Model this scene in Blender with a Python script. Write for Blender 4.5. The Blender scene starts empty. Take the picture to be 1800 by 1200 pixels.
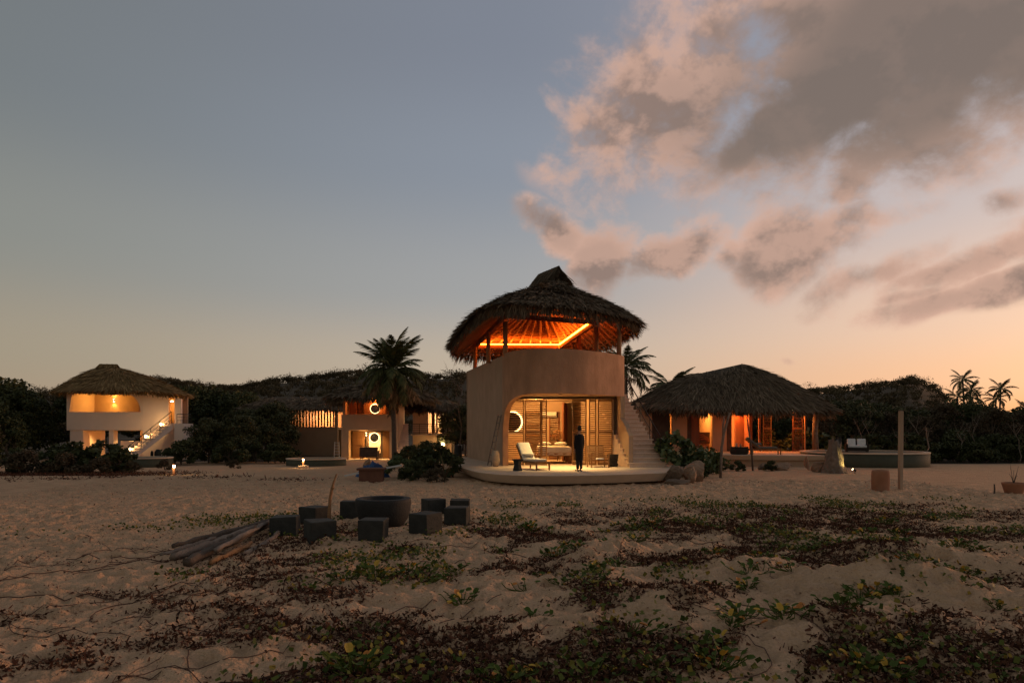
import bpy, bmesh, math, random
import numpy as np
from mathutils import Vector, Matrix

random.seed(7)
RNG = np.random.default_rng(11)
PI = math.pi
R = math.radians
sc = bpy.context.scene
COL = sc.collection

# ------------------------------------------------------------------ camera
cam = bpy.data.cameras.new('camera')
camo = bpy.data.objects.new('camera', cam)
COL.objects.link(camo)
sc.camera = camo
camo.location = (0, 0, 2.15)
camo.rotation_euler = (PI / 2, 0, 0)
cam.sensor_width = 36
cam.lens = 24
cam.shift_y = 151 / 1800
cam.clip_end = 6000

# ------------------------------------------------------------------ render look
sc.view_settings.view_transform = 'Standard'
sc.view_settings.look = 'None'
sc.view_settings.exposure = 0
sc.view_settings.gamma = 1
sc.cycles.use_denoising = True
sc.cycles.max_bounces = 6
sc.cycles.diffuse_bounces = 3
sc.cycles.glossy_bounces = 2
sc.cycles.transmission_bounces = 4
sc.cycles.transparent_max_bounces = 6
sc.cycles.caustics_reflective = False
sc.cycles.caustics_refractive = False
sc.cycles.sample_clamp_indirect = 4

# ------------------------------------------------------------------ world: dusk sky
SUN_AZ = 62.0      # degrees to the right of the view axis, towards +X
SUN_EL = 5.0
world = bpy.data.worlds.new('World')
sc.world = world
world.use_nodes = True
world.cycles.sampling_method = 'MANUAL'
world.cycles.sample_map_resolution = 512
WN, WL = world.node_tree.nodes, world.node_tree.links


def srgb(r, g, b):
    f = lambda c: (c / 255 / 12.92) if c <= 10 else ((c / 255 + .055) / 1.055) ** 2.4
    return (f(r), f(g), f(b), 1)


def wmath(op, a, b=None, clamp=False):
    n = WN.new('ShaderNodeMath')
    n.operation = op
    n.use_clamp = clamp
    for i, v in enumerate((a, b)):
        if v is None:
            continue
        if isinstance(v, (int, float)):
            n.inputs[i].default_value = v
        else:
            WL.new(v, n.inputs[i])
    return n.outputs[0]


def wramp(fac, stops, interp='EASE'):
    n = WN.new('ShaderNodeValToRGB')
    n.color_ramp.interpolation = interp
    els = n.color_ramp.elements
    while len(els) < len(stops):
        els.new(0.5)
    for e, (p, c) in zip(els, stops):
        e.position = p
        e.color = c
    WL.new(fac, n.inputs[0])
    return n.outputs[0]


def wmix(fac, a, b, blend='MIX'):
    n = WN.new('ShaderNodeMix')
    n.data_type = 'RGBA'
    n.blend_type = blend
    for s, v in ((n.inputs[0], fac), (n.inputs[6], a), (n.inputs[7], b)):
        if isinstance(v, (int, float, tuple)):
            s.default_value = v
        else:
            WL.new(v, s)
    return n.outputs[2]


def wrange(v, a, b, c=0.0, d=1.0, smooth=True):
    n = WN.new('ShaderNodeMapRange')
    n.interpolation_type = 'SMOOTHSTEP' if smooth else 'LINEAR'
    WL.new(v, n.inputs[0])
    for i, x in enumerate((a, b, c, d)):
        n.inputs[i + 1].default_value = x
    return n.outputs[0]


tc = WN.new('ShaderNodeTexCoord')
DIR = tc.outputs['Generated']
sep = WN.new('ShaderNodeSeparateXYZ')
WL.new(DIR, sep.inputs[0])
sky = WN.new('ShaderNodeTexSky')
sky.sky_type = 'NISHITA'
sky.sun_disc = False
sky.sun_elevation = R(SUN_EL)
sky.sun_rotation = R(SUN_AZ)
sky.dust_density = 2.0
sky.air_density = 1.0
sky.ozone_density = 1.2
nish = wmix(1.0, sky.outputs[0], (.19, .18, .175, 1), 'MULTIPLY')
# twilight colours by height above the horizon, away from / towards the sunset
zz = wmath('MAXIMUM', sep.outputs[2], 0.0)
away = wramp(zz, [(0.0, srgb(170, 148, 126)), (.10, srgb(160, 147, 128)), (.24, srgb(139, 139, 131)),
                  (.40, srgb(119, 123, 123)), (1.0, srgb(108, 108, 108))])
mid = wramp(zz, [(0.0, srgb(212, 180, 156)), (.09, srgb(196, 178, 160)), (.2, srgb(164, 163, 164)), (.36, srgb(141, 147, 159)),
                 (.5, srgb(130, 135, 148)), (1.0, srgb(112, 114, 120))])
near = wramp(zz, [(0.0, srgb(252, 172, 116)), (.06, srgb(248, 190, 154)), (.14, srgb(240, 198, 174)), (.28, srgb(204, 188, 186)),
                  (.45, srgb(160, 160, 172)), (1.0, srgb(112, 118, 130))])
hl = wmath('SQRT', wmath('ADD', wmath('MULTIPLY', sep.outputs[0], sep.outputs[0]), wmath('MULTIPLY', sep.outputs[1], sep.outputs[1])))
hl = wmath('MAXIMUM', hl, .05)
sd = (math.sin(R(SUN_AZ)), math.cos(R(SUN_AZ)))
toward = wmath('DIVIDE', wmath('ADD', wmath('MULTIPLY', sep.outputs[0], sd[0]), wmath('MULTIPLY', sep.outputs[1], sd[1])), hl)
g1 = wmix(wrange(toward, -.35, .55), away, mid)
g2 = wmix(wrange(toward, .45, .97), g1, near)
base_sky = wmix(.86, nish, g2)

# clouds: a noise field gathered round a few bodies of cloud, by direction only
ncl = WN.new('ShaderNodeTexNoise')
ncl.inputs['Scale'].default_value = 8.0
ncl.inputs['Detail'].default_value = 11
ncl.inputs['Roughness'].default_value = .60
ncl.inputs['Distortion'].default_value = .15
mp = WN.new('ShaderNodeMapping')
mp.inputs['Rotation'].default_value = (0, R(-22), 0)
mp.inputs['Scale'].default_value = (1.0, 1.0, 1.25)
WL.new(DIR, mp.inputs[0])
WL.new(mp.outputs[0], ncl.inputs['Vector'])
NZ = wmath('SUBTRACT', ncl.outputs[0], .5)
nwp = WN.new('ShaderNodeTexNoise')
nwp.inputs['Scale'].default_value = 3.1
nwp.inputs['Detail'].default_value = 3
WL.new(DIR, nwp.inputs['Vector'])
wv = WN.new('ShaderNodeVectorMath')
wv.operation = 'MULTIPLY_ADD'
WL.new(nwp.outputs['Color'], wv.inputs[0])
wv.inputs[1].default_value = (.16, .16, .16)
wv2 = WN.new('ShaderNodeVectorMath')
wv2.operation = 'ADD'
WL.new(DIR, wv2.inputs[0])
wv2.inputs[1].default_value = (-.08, -.08, -.08)
WL.new(wv2.outputs[0], wv.inputs[2])
WARP = wv.outputs[0]


def cloud_body(az, el, rx, rz, tilt):
    """soft elliptical body centred on a compass direction (degrees), half-sizes in radians: 1 at its centre, 0 at its rim"""
    a, e, t = R(az), R(el), R(tilt)
    c = Vector((math.sin(a) * math.cos(e), math.cos(a) * math.cos(e), math.sin(e)))
    right = Vector((math.cos(a), -math.sin(a), 0))
    up = right.cross(c)
    ax = right * math.cos(t) + up * math.sin(t)
    ay = up * math.cos(t) - right * math.sin(t)
    m = WN.new('ShaderNodeMapping')
    m.vector_type = 'TEXTURE'
    m.inputs['Location'].default_value = c
    m.inputs['Rotation'].default_value = Matrix((ax, ay, ax.cross(ay))).transposed().to_euler()
    m.inputs['Scale'].default_value = (rx, rz, max(rx, rz))
    WL.new(WARP, m.inputs[0])
    g = WN.new('ShaderNodeTexGradient')
    g.gradient_type = 'SPHERICAL'
    WL.new(m.outputs[0], g.inputs[0])
    return g.outputs['Fac']


def gather(lst):
    o = None
    for b in lst:
        v = cloud_body(*b[:5])
        if len(b) > 5:
            v = wmath('MULTIPLY', v, b[5])
        o = v if o is None else wmath('MAXIMUM', o, v)
    return o


# the same noise a little nearer the sunset: tells the lit side of a cloud from its shaded side
ncl2 = WN.new('ShaderNodeTexNoise')
for k in ('Scale', 'Detail', 'Roughness', 'Distortion'):
    ncl2.inputs[k].default_value = ncl.inputs[k].default_value
ncl2.inputs['Detail'].default_value = 5
mp2 = WN.new('ShaderNodeMapping')
mp2.inputs['Rotation'].default_value = mp.inputs['Rotation'].default_value
mp2.inputs['Scale'].default_value = mp.inputs['Scale'].default_value
mp2.inputs['Location'].default_value = (-.012, .004, .040)
WL.new(DIR, mp2.inputs[0])
WL.new(mp2.outputs[0], ncl2.inputs['Vector'])

# (azimuth, elevation, half width, half height, tilt, weight)
heavy = gather([(34.0, 27.3, .46, .22, 14), (45, 27, .36, .2, 8), (27.0, 25.2, .28, .11, 24), (20.8, 23.4, .18, .075, 34, .9)])
puffs = gather([(11.6, 23.4, .185, .17, 0), (13.6, 20.2, .085, .105, 0, .9), (15.8, 28.6, .12, .15, -14, .62),
                (3.6, 16.6, .085, .042, -22, .88), (7.8, 13.6, .075, .095, -26, .92), (13.4, 13.8, .12, .05, 28, .95), (17.6, 13.4, .06, .04, 20, .6),
                (23.4, 13.0, .13, .09, 15), (27.6, 15.4, .10, .036, -10, .72), (26.6, 18.2, .07, .05, 20, .75),
                (28.6, 10.0, .13, .042, 24, .86), (33.2, 10.2, .12, .034, 22, .8), (36.8, 8.6, .10, .028, 18, .75), (31.2, 8.4, .07, .02, 20, .7),
                (32.5, 7.8, .12, .025, 14, .8), (22.6, 4.0, .022, .013, 0), (35.5, 14.6, .05, .03, 0, .7), (38.4, 13.0, .06, .036, 20, .8),
                (52, 16, .36, .12, 15), (66, 9, .5, .08, 8)])
FB = wmath('MAXIMUM', heavy, puffs)
field = wmath('ADD', wmath('ADD', FB, wmath('MULTIPLY', heavy, .35)), wmath('MULTIPLY', NZ, 2.3))
dens = wmath('MULTIPLY', wrange(field, .14, .74), wrange(FB, .0, .30))
lit = wrange(wmath('SUBTRACT', ncl2.outputs[0], ncl.outputs[0]), -.08, .10)
body = wrange(wmath('ADD', wmath('MULTIPLY', NZ, 1.3), FB), .15, .85)
shade = wmath('ADD', wmath('MULTIPLY', body, .5), wmath('MULTIPLY', lit, .6), True)
ccol = wmix(shade, srgb(226, 182, 160), srgb(146, 123, 112))
hv = wmath('MULTIPLY', wrange(heavy, .10, .65), .88)
ccol = wmix(hv, ccol, srgb(118, 105, 96))
final_sky = wmix(wmath('MULTIPLY', dens, .93), base_sky, ccol)
bg = WN['Background']
WL.new(final_sky, bg.inputs[0])
bg.inputs[1].default_value = 1.0

# last light of the sunset, very soft
sun = bpy.data.lights.new('sun', 'SUN')
sun.energy = 1.5
sun.angle = R(18)
sun.color = (1.0, .50, .26)
suno = bpy.data.objects.new('sun', sun)
COL.objects.link(suno)
suno.location = (60, 40, 30)
suno.rotation_euler = Vector((-math.sin(R(SUN_AZ)), -math.cos(R(SUN_AZ)), -math.tan(R(SUN_EL)))).to_track_quat('-Z', 'Y').to_euler()

# ================================================================== helpers
def link(o, parent=None):
    COL.objects.link(o)
    if parent is not None:
        o.parent = parent
        o.matrix_parent_inverse = PINV.get(parent.name, Matrix.Identity(4)).copy()
    return o


PINV = {}


def tag(o, label=None, cat=None, group=None, kind=None):
    if label:
        o['label'] = label
    if cat:
        o['category'] = cat
    if group:
        o['group'] = group
    if kind:
        o['kind'] = kind
    return o


def empty(name, loc=(0, 0, 0), rz=0.0, label=None, cat=None, group=None, world_parts=False):
    """the thing itself: an Empty at its base. world_parts: its parts are modelled in world coordinates"""
    o = bpy.data.objects.new(name, None)
    o.empty_display_size = .2
    COL.objects.link(o)
    o.location = loc
    o.rotation_euler = (0, 0, rz)
    if world_parts:
        PINV[o.name] = (Matrix.Translation(Vector(loc)) @ Matrix.Rotation(rz, 4, 'Z')).inverted()
    tag(o, label, cat, group)
    return o


def copy_tree(o, parent=None):
    c = o.copy()
    COL.objects.link(c)
    if parent is not None:
        c.parent = parent
        c.matrix_parent_inverse = o.matrix_parent_inverse.copy()
    for ch in list(o.children):
        copy_tree(ch, c)
    return c


class MB:
    def __init__(self):
        self.v, self.f = [], []

    def add(self, vs, fs):
        b = len(self.v)
        self.v += [tuple(p) for p in vs]
        self.f += [tuple(i + b for i in f) for f in fs]
        return self

    def box(self, c, s, rz=0.0, rx=0.0, ry=0.0, taper=1.0):
        m = Matrix.Rotation(rz, 3, 'Z') @ Matrix.Rotation(ry, 3, 'Y') @ Matrix.Rotation(rx, 3, 'X')
        vs = []
        for z in (-.5, .5):
            k = taper if z > 0 else 1.0
            for x, y in ((-.5, -.5), (.5, -.5), (.5, .5), (-.5, .5)):
                vs.append(Vector(c) + m @ Vector((x * s[0] * k, y * s[1] * k, z * s[2])))
        return self.add(vs, [(3, 2, 1, 0), (4, 5, 6, 7), (0, 1, 5, 4), (1, 2, 6, 5), (2, 3, 7, 6), (3, 0, 4, 7)])

    def bar(self, a, b, w, h, up=(0, 0, 1)):
        a, b = Vector(a), Vector(b)
        d = (b - a).normalized()
        s = d.cross(Vector(up))
        if s.length < 1e-4:
            s = d.cross(Vector((0, 1, 0)))
        s.normalize()
        u = s.cross(d)
        vs = [p + s * (i * w / 2) + u * (j * h / 2) for p in (a, b) for i, j in ((-1, -1), (1, -1), (1, 1), (-1, 1))]
        return self.add(vs, [(0, 1, 2, 3), (7, 6, 5, 4), (0, 4, 5, 1), (1, 5, 6, 2), (2, 6, 7, 3), (3, 7, 4, 0)])

    def tube(self, pts, rad, n=6, caps=True, closed=False):
        pts = [Vector(p) for p in pts]
        if isinstance(rad, (int, float)):
            rad = [rad] * len(pts)
        vs, fs = [], []
        prev = None
        m = len(pts)
        for i, p in enumerate(pts):
            if closed:
                d = pts[(i + 1) % m] - pts[i - 1]
            else:
                d = pts[min(i + 1, m - 1)] - pts[max(i - 1, 0)]
            d = d.normalized() if d.length > 1e-9 else Vector((0, 0, 1))
            ref = prev if prev is not None else (Vector((0, 0, 1)) if abs(d.z) < .9 else Vector((1, 0, 0)))
            s = ref - d * ref.dot(d)
            if s.length < 1e-5:
                s = Vector((1, 0, 0)) - d * d.x
            s.normalize()
            prev = s
            t = d.cross(s)
            for k in range(n):
                a = 2 * PI * k / n
                vs.append(p + (s * math.cos(a) + t * math.sin(a)) * rad[i])
        for i in range(m if closed else m - 1):
            j = (i + 1) % m
            for k in range(n):
                fs.append((i * n + k, i * n + (k + 1) % n, j * n + (k + 1) % n, j * n + k))
        if caps and not closed:
            fs.append(tuple(range(n - 1, -1, -1)))
            fs.append(tuple(range((m - 1) * n, m * n)))
        return self.add(vs, fs)

    def lathe(self, prof, n=20, c=(0, 0, 0), sx=1.0, sy=1.0):
        vs, fs = [], []
        for r, z in prof:
            for k in range(n):
                a = 2 * PI * k / n
                vs.append((c[0] + r * math.cos(a) * sx, c[1] + r * math.sin(a) * sy, c[2] + z))
        m = len(prof)
        for i in range(m - 1):
            for k in range(n):
                fs.append((i * n + k, i * n + (k + 1) % n, (i + 1) * n + (k + 1) % n, (i + 1) * n + k))
        fs.append(tuple(range(n - 1, -1, -1)))
        fs.append(tuple(range((m - 1) * n, m * n)))
        return self.add(vs, fs)

    def prism(self, poly, z0, z1, inset_bottom=0.0):
        n = len(poly)
        cx = sum(p[0] for p in poly) / n
        cy = sum(p[1] for p in poly) / n
        k = 1.0
        lo = []
        for x, y in poly:
            d = math.hypot(x - cx, y - cy)
            k = max(0.0, 1 - inset_bottom / max(d, 1e-6))
            lo.append((cx + (x - cx) * k, cy + (y - cy) * k, z0))
        vs = lo + [(x, y, z1) for x, y in poly]
        fs = [tuple(range(n - 1, -1, -1)), tuple(range(n, 2 * n))]
        fs += [(i, (i + 1) % n, n + (i + 1) % n, n + i) for i in range(n)]
        return self.add(vs, fs)

    def plate(self, poly, o, u, w, th):
        """polygon (a, b) in the plane o + a*u + b*z, extruded along w by th"""
        o, u, w = Vector(o), Vector(u).normalized(), Vector(w).normalized()
        n = len(poly)
        f = [o + u * a + Vector((0, 0, b)) for a, b in poly]
        vs = f + [p + w * th for p in f]
        fs = [tuple(range(n)), tuple(range(2 * n - 1, n - 1, -1))]
        fs += [(i, n + i, n + (i + 1) % n, (i + 1) % n) for i in range(n)]
        return self.add(vs, fs)

    def mesh(self, name):
        me = bpy.data.meshes.new(name)
        me.from_pydata(self.v, [], self.f)
        bm = bmesh.new()
        bm.from_mesh(me)
        bmesh.ops.recalc_face_normals(bm, faces=bm.faces)
        bm.to_mesh(me)
        bm.free()
        return me

    def build(self, name, mat, parent=None, smooth=False, bevel=0.0, wobble=0.0):
        me = self.mesh(name)
        if wobble:
            co = np.empty(len(me.vertices) * 3, np.float32)
            me.vertices.foreach_get('co', co)
            co += RNG.normal(0, wobble, co.shape)
            me.vertices.foreach_set('co', co)
        me.materials.append(M[mat])
        if smooth:
            for p in me.polygons:
                p.use_smooth = True
        o = bpy.data.objects.new(name, me)
        link(o, parent)
        if bevel:
            b = o.modifiers.new('bevel', 'BEVEL')
            b.width = bevel
            b.segments = 2
            b.limit_method = 'ANGLE'
        return o


def place(name, me, mat, parent, loc=(0, 0, 0), rot=(0, 0, 0), scale=1.0):
    """an object that shares mesh data"""
    o = bpy.data.objects.new(name, me)
    if mat and not me.materials:
        me.materials.append(M[mat])
    link(o, parent)
    o.location = loc
    o.rotation_euler = rot
    o.scale = (scale,) * 3 if isinstance(scale, (int, float)) else scale
    return o


def quad_mesh(name, V, rnd=None, mat=None):
    """V (n,4,3) -> a mesh of n quads with a per-point random value 'rnd'"""
    V = np.asarray(V, np.float32)
    n = len(V)
    me = bpy.data.meshes.new(name)
    me.vertices.add(n * 4)
    me.vertices.foreach_set('co', V.reshape(-1))
    me.loops.add(n * 4)
    me.loops.foreach_set('vertex_index', np.arange(n * 4, dtype=np.int32))
    me.polygons.add(n)
    me.polygons.foreach_set('loop_start', np.arange(n, dtype=np.int32) * 4)
    me.polygons.foreach_set('loop_total', np.full(n, 4, np.int32))
    me.update(calc_edges=True)
    a = me.attributes.new('rnd', 'FLOAT', 'POINT')
    if rnd is None:
        rnd = RNG.random(n)
    a.data.foreach_set('value', np.repeat(np.asarray(rnd, np.float32), 4))
    if mat:
        me.materials.append(M[mat])
    return me


def norm(a):
    return a / np.maximum(np.linalg.norm(a, axis=-1, keepdims=True), 1e-9)


def blades(P, D, Nn, L, W, droop=0.0, taper=.45):
    """leaf blades: root P, direction D, face normal Nn, length L, width W -> (n,4,3)"""
    S = norm(np.cross(D, Nn))
    T = P + D * L[:, None]
    T[:, 2] -= droop * L
    a = P - S * W[:, None] / 2
    b = P + S * W[:, None] / 2
    c = T + S * W[:, None] / 2 * taper
    d = T - S * W[:, None] / 2 * taper
    return np.stack([a, b, c, d], 1)


# ---- value noise
_T = np.random.default_rng(5).random((256, 256))


def vnoise(x, y, s, seed=0):
    x = np.asarray(x, float) / s + seed * 17.31
    y = np.asarray(y, float) / s + seed * 9.77
    xi, yi = np.floor(x).astype(int), np.floor(y).astype(int)
    fx, fy = x - xi, y - yi
    fx, fy = fx * fx * (3 - 2 * fx), fy * fy * (3 - 2 * fy)
    g = lambda i, j: _T[i & 255, j & 255]
    return (g(xi, yi) * (1 - fx) + g(xi + 1, yi) * fx) * (1 - fy) + (g(xi, yi + 1) * (1 - fx) + g(xi + 1, yi + 1) * fx) * fy


def fbm(x, y, s, seed=0, o=4):
    r, a, t = 0, 1, 0
    for k in range(o):
        r = r + a * vnoise(x, y, s / 2 ** k, seed + k)
        t += a
        a *= .5
    return r / t


def sstep(a, b, x):
    t = np.clip((np.asarray(x, float) - a) / (b - a), 0, 1)
    return t * t * (3 - 2 * t)


# ================================================================== materials
M = {}


def mat(name, c1, c2=None, rough=.85, scale=4.0, bump=0.0, bscale=30.0, rnd=0.0, rndcol=None, stretch=(1, 1, 1), metal=0.0, spec=.3, detail=5.0, c3=None, coords='Object', sub=0.0):
    m = bpy.data.materials.new(name)
    m.use_nodes = True
    N, L = m.node_tree.nodes, m.node_tree.links
    b = N['Principled BSDF']
    b.inputs['Roughness'].default_value = rough
    b.inputs['Metallic'].default_value = metal
    b.inputs['Specular IOR Level'].default_value = spec
    t = N.new('ShaderNodeTexCoord')
    mp = N.new('ShaderNodeMapping')
    mp.inputs['Scale'].default_value = stretch
    L.new(t.outputs[coords], mp.inputs[0])
    c2 = c2 or tuple(x * .8 for x in c1)
    nz = N.new('ShaderNodeTexNoise')
    nz.inputs['Scale'].default_value = scale
    nz.inputs['Detail'].default_value = detail
    nz.inputs['Roughness'].default_value = .6
    L.new(mp.outputs[0], nz.inputs['Vector'])
    cr = N.new('ShaderNodeValToRGB')
    cr.color_ramp.elements[0].position = .32
    cr.color_ramp.elements[1].position = .68
    cr.color_ramp.elements[0].color = (*c2, 1)
    cr.color_ramp.elements[1].color = (*c1, 1)
    L.new(nz.outputs[0], cr.inputs[0])
    out = cr.outputs[0]
    if c3:
        n3 = N.new('ShaderNodeTexNoise')
        n3.inputs['Scale'].default_value = scale * .23
        n3.inputs['Detail'].default_value = 3
        L.new(mp.outputs[0], n3.inputs['Vector'])
        r3 = N.new('ShaderNodeValToRGB')
        r3.color_ramp.elements[0].position = .45
        r3.color_ramp.elements[1].position = .65
        L.new(n3.outputs[0], r3.inputs[0])
        mx = N.new('ShaderNodeMix')
        mx.data_type = 'RGBA'
        L.new(r3.outputs[0], mx.inputs[0])
        L.new(out, mx.inputs[6])
        mx.inputs[7].default_value = (*c3, 1)
        out = mx.outputs[2]
    if rnd:
        at = N.new('ShaderNodeAttribute')
        at.attribute_name = 'rnd'
        rr = N.new('ShaderNodeValToRGB')
        els = rr.color_ramp.elements
        cols = rndcol or [tuple(x * .55 for x in c1), c1]
        while len(els) < len(cols):
            els.new(.5)
        for i, (e, c) in enumerate(zip(els, cols)):
            e.position = i / max(1, len(cols) - 1)
            e.color = (*c, 1)
        L.new(at.outputs['Fac'], rr.inputs[0])
        mx = N.new('ShaderNodeMix')
        mx.data_type = 'RGBA'
        mx.inputs[0].default_value = rnd
        L.new(out, mx.inputs[6])
        L.new(rr.outputs[0], mx.inputs[7])
        out = mx.outputs[2]
    L.new(out, b.inputs['Base Color'])
    if bump:
        nb = N.new('ShaderNodeTexNoise')
        nb.inputs['Scale'].default_value = bscale
        nb.inputs['Detail'].default_value = 6
        L.new(mp.outputs[0], nb.inputs['Vector'])
        bp = N.new('ShaderNodeBump')
        bp.inputs['Strength'].default_value = bump
        bp.inputs['Distance'].default_value = .12 if name == 'sand' else .05
        L.new(nb.outputs[0], bp.inputs['Height'])
        L.new(bp.outputs[0], b.inputs['Normal'])
    M[name] = m
    return m


def emit(name, col, strength):
    m = bpy.data.materials.new(name)
    m.use_nodes = True
    N = m.node_tree.nodes
    b = N['Principled BSDF']
    b.inputs['Base Color'].default_value = (.8, .8, .8, 1)
    b.inputs['Emission Color'].default_value = (*col, 1)
    b.inputs['Emission Strength'].default_value = strength
    M[name] = m
    return m


mat('sand', (.66, .42, .25), (.50, .31, .18), rough=.95, scale=1.4, bump=1.0, bscale=11, detail=10, c3=(.57, .36, .215), spec=.05)
mat('soil', (.10, .075, .05), (.06, .05, .03), rough=1, scale=2, bump=.6)
mat('plaster', (.45, .295, .2), (.36, .235, .155), rough=.9, scale=1.8, stretch=(1, 1, .6), bump=.25, bscale=18, detail=8, c3=(.38, .26, .175), spec=.2)
mat('plaster_brown', (.52, .275, .155), (.36, .185, .10), rough=.85, scale=2.0, stretch=(1, 1, .55), bump=.25, bscale=14, detail=8, c3=(.30, .16, .09), spec=.25)
mat('plaster_white', (.84, .63, .49), (.78, .58, .45), rough=.9, scale=1.0, bump=.2, bscale=18, detail=7, spec=.2)
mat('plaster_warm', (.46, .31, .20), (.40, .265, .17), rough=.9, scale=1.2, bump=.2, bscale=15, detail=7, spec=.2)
mat('concrete', (.66, .50, .36), (.56, .42, .30), rough=.85, scale=1.7, bump=.2, bscale=25, detail=9, c3=(.56, .42, .30), spec=.2)
mat('stone_step', (.78, .56, .41), (.64, .45, .325), rough=.9, scale=3.5, bump=.3, bscale=20, detail=8)
mat('thatch', (.12, .092, .066), (.07, .055, .04), rough=1, scale=9, rnd=.85, rndcol=[(.05, .036, .022), (.13, .094, .058), (.21, .15, .094), (.34, .25, .16)], spec=.1)
mat('thatch_tan', (.22, .15, .08), (.14, .09, .05), rough=1, scale=9, rnd=.85, rndcol=[(.11, .066, .026), (.25, .155, .062), (.37, .235, .10), (.50, .33, .15)], spec=.1)
mat('thatch_under', (.38, .17, .07), (.17, .075, .032), rough=1, scale=14, bump=.8, bscale=40)
mat('thatch_base', (.11, .08, .05), (.065, .047, .03), rough=1, scale=9, bump=.8, bscale=30)
mat('thatch_base_tan', (.25, .155, .065), (.15, .095, .042), rough=1, scale=9, bump=.8, bscale=30)
mat('wood', (.24, .112, .038), (.15, .066, .021), rough=.6, scale=3, stretch=(1, 1, .12), bump=.15, bscale=30, detail=8)
mat('wood_h', (.21, .098, .034), (.13, .058, .019), rough=.6, scale=3, stretch=(.12, 1, 1), bump=.15, bscale=30, detail=8)
mat('wood_post', (.42, .22, .11), (.29, .15, .075), rough=.8, scale=4, stretch=(1, 1, .1), bump=.3, bscale=25, detail=8)
mat('wood_dark', (.075, .045, .028), (.04, .025, .016), rough=.6, scale=3, bump=.1)
mat('wood_red', (.20, .075, .035), (.13, .045, .02), rough=.6, scale=3, stretch=(1, 1, .12))
mat('driftwood', (.27, .205, .155), (.14, .10, .072), rough=.95, scale=7, stretch=(1, 1, 1), bump=.6, bscale=25, detail=9, c3=(.19, .14, .105))
mat('driftwood_orange', (.36, .19, .085), (.24, .115, .05), rough=.9, scale=7, bump=.6, bscale=25, detail=9)
mat('driftwood_dark', (.13, .095, .07), (.075, .055, .04), rough=.95, scale=7, bump=.6, bscale=25, detail=9)
mat('weathered_timber', (.44, .31, .21), (.30, .205, .135), rough=.9, scale=5, stretch=(1, 1, .1), bump=.4, bscale=25, detail=9)
mat('black_stone', (.028, .027, .025), (.017, .016, .015), rough=.75, scale=6, bump=.25, bscale=30, detail=8, spec=.3)
mat('cube_stone', (.043, .041, .033), (.022, .021, .017), rough=.8, scale=5, bump=.2, bscale=24, detail=8, spec=.3)
mat('black_metal', (.02, .017, .015), rough=.5, metal=.6, scale=8)
mat('terracotta', (.36, .16, .085), (.27, .115, .06), rough=.85, scale=3, bump=.15, bscale=20, detail=7, c3=(.30, .15, .09))
mat('terracotta_dark', (.16, .068, .04), (.11, .047, .028), rough=.85, scale=3, bump=.1)
mat('ceramic', (.46, .34, .24), (.36, .26, .18), rough=.7, scale=3, stretch=(1, 1, 3), bump=.1)
mat('linen', (.66, .58, .46), (.58, .50, .40), rough=.95, scale=12, bump=.2, bscale=60)
mat('linen_dark', (.16, .14, .11), (.12, .10, .08), rough=.95, scale=12, bump=.2, bscale=60)
mat('cloth_white', (.72, .70, .66), (.62, .60, .57), rough=.95, scale=6, bump=.2, bscale=40)
mat('rock', (.36, .23, .145), (.22, .14, .09), rough=.95, scale=2.6, bump=1.0, bscale=9, detail=10, c3=(.28, .18, .12))
mat('rock_dark', (.20, .135, .088), (.11, .075, .05), rough=.95, scale=3, bump=.9, bscale=10, detail=10)
mat('pool_green', (.075, .074, .045), (.052, .052, .032), rough=.75, scale=1.5, bump=.15, bscale=14, detail=8)
mat('water', (.012, .016, .014), (.010, .013, .012), rough=.06, scale=3, bump=.05, bscale=6, spec=.5)
mat('palm_bark', (.13, .10, .075), (.075, .058, .043), rough=1, scale=6, stretch=(1, 1, 4), bump=.7, bscale=12)
mat('bark', (.13, .095, .07), (.075, .055, .04), rough=1, scale=8, bump=.6, bscale=16)
mat('bark_pale', (.26, .20, .155), (.17, .13, .10), rough=1, scale=8, bump=.4, bscale=16)
mat('palm_green', (.075, .085, .026), (.045, .054, .016), rough=.7, scale=3, rnd=.7, rndcol=[(.028, .034, .011), (.075, .085, .026), (.13, .125, .042)], spec=.25)
mat('palm_dead', (.26, .17, .085), (.15, .095, .048), rough=.95, scale=3, rnd=.7, rndcol=[(.08, .052, .026), (.22, .145, .074), (.34, .23, .125)], spec=.1)
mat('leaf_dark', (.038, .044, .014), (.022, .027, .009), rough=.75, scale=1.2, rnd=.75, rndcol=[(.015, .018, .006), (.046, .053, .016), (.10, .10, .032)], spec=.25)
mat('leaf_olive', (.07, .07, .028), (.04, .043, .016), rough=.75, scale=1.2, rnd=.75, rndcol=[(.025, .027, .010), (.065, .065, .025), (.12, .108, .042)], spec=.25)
mat('leaf_dry', (.085, .06, .035), (.05, .038, .022), rough=.9, scale=1.2, rnd=.75, rndcol=[(.028, .021, .012), (.075, .054, .031), (.12, .088, .05)], spec=.15)
mat('leaf_bright', (.085, .105, .034), (.05, .066, .02), rough=.6, scale=1.5, rnd=.75, rndcol=[(.03, .042, .013), (.075, .10, .03), (.13, .15, .05)], spec=.4)
mat('vine_leaf', (.085, .115, .018), (.045, .068, .010), rough=.7, scale=9, spec=.12)
mat('vine_leaf_yellow', (.62, .38, .05), (.48, .26, .03), rough=.6, scale=9, spec=.3)
mat('vine_leaf_orange', (.62, .24, .04), (.44, .15, .03), rough=.6, scale=9, spec=.3)
mat('cover_leaf', (.08, .105, .033), (.05, .07, .02), rough=.6, scale=5, rnd=.85, rndcol=[(.032, .046, .008), (.07, .09, .015), (.125, .125, .022), (.34, .20, .03)], spec=.1)
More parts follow.
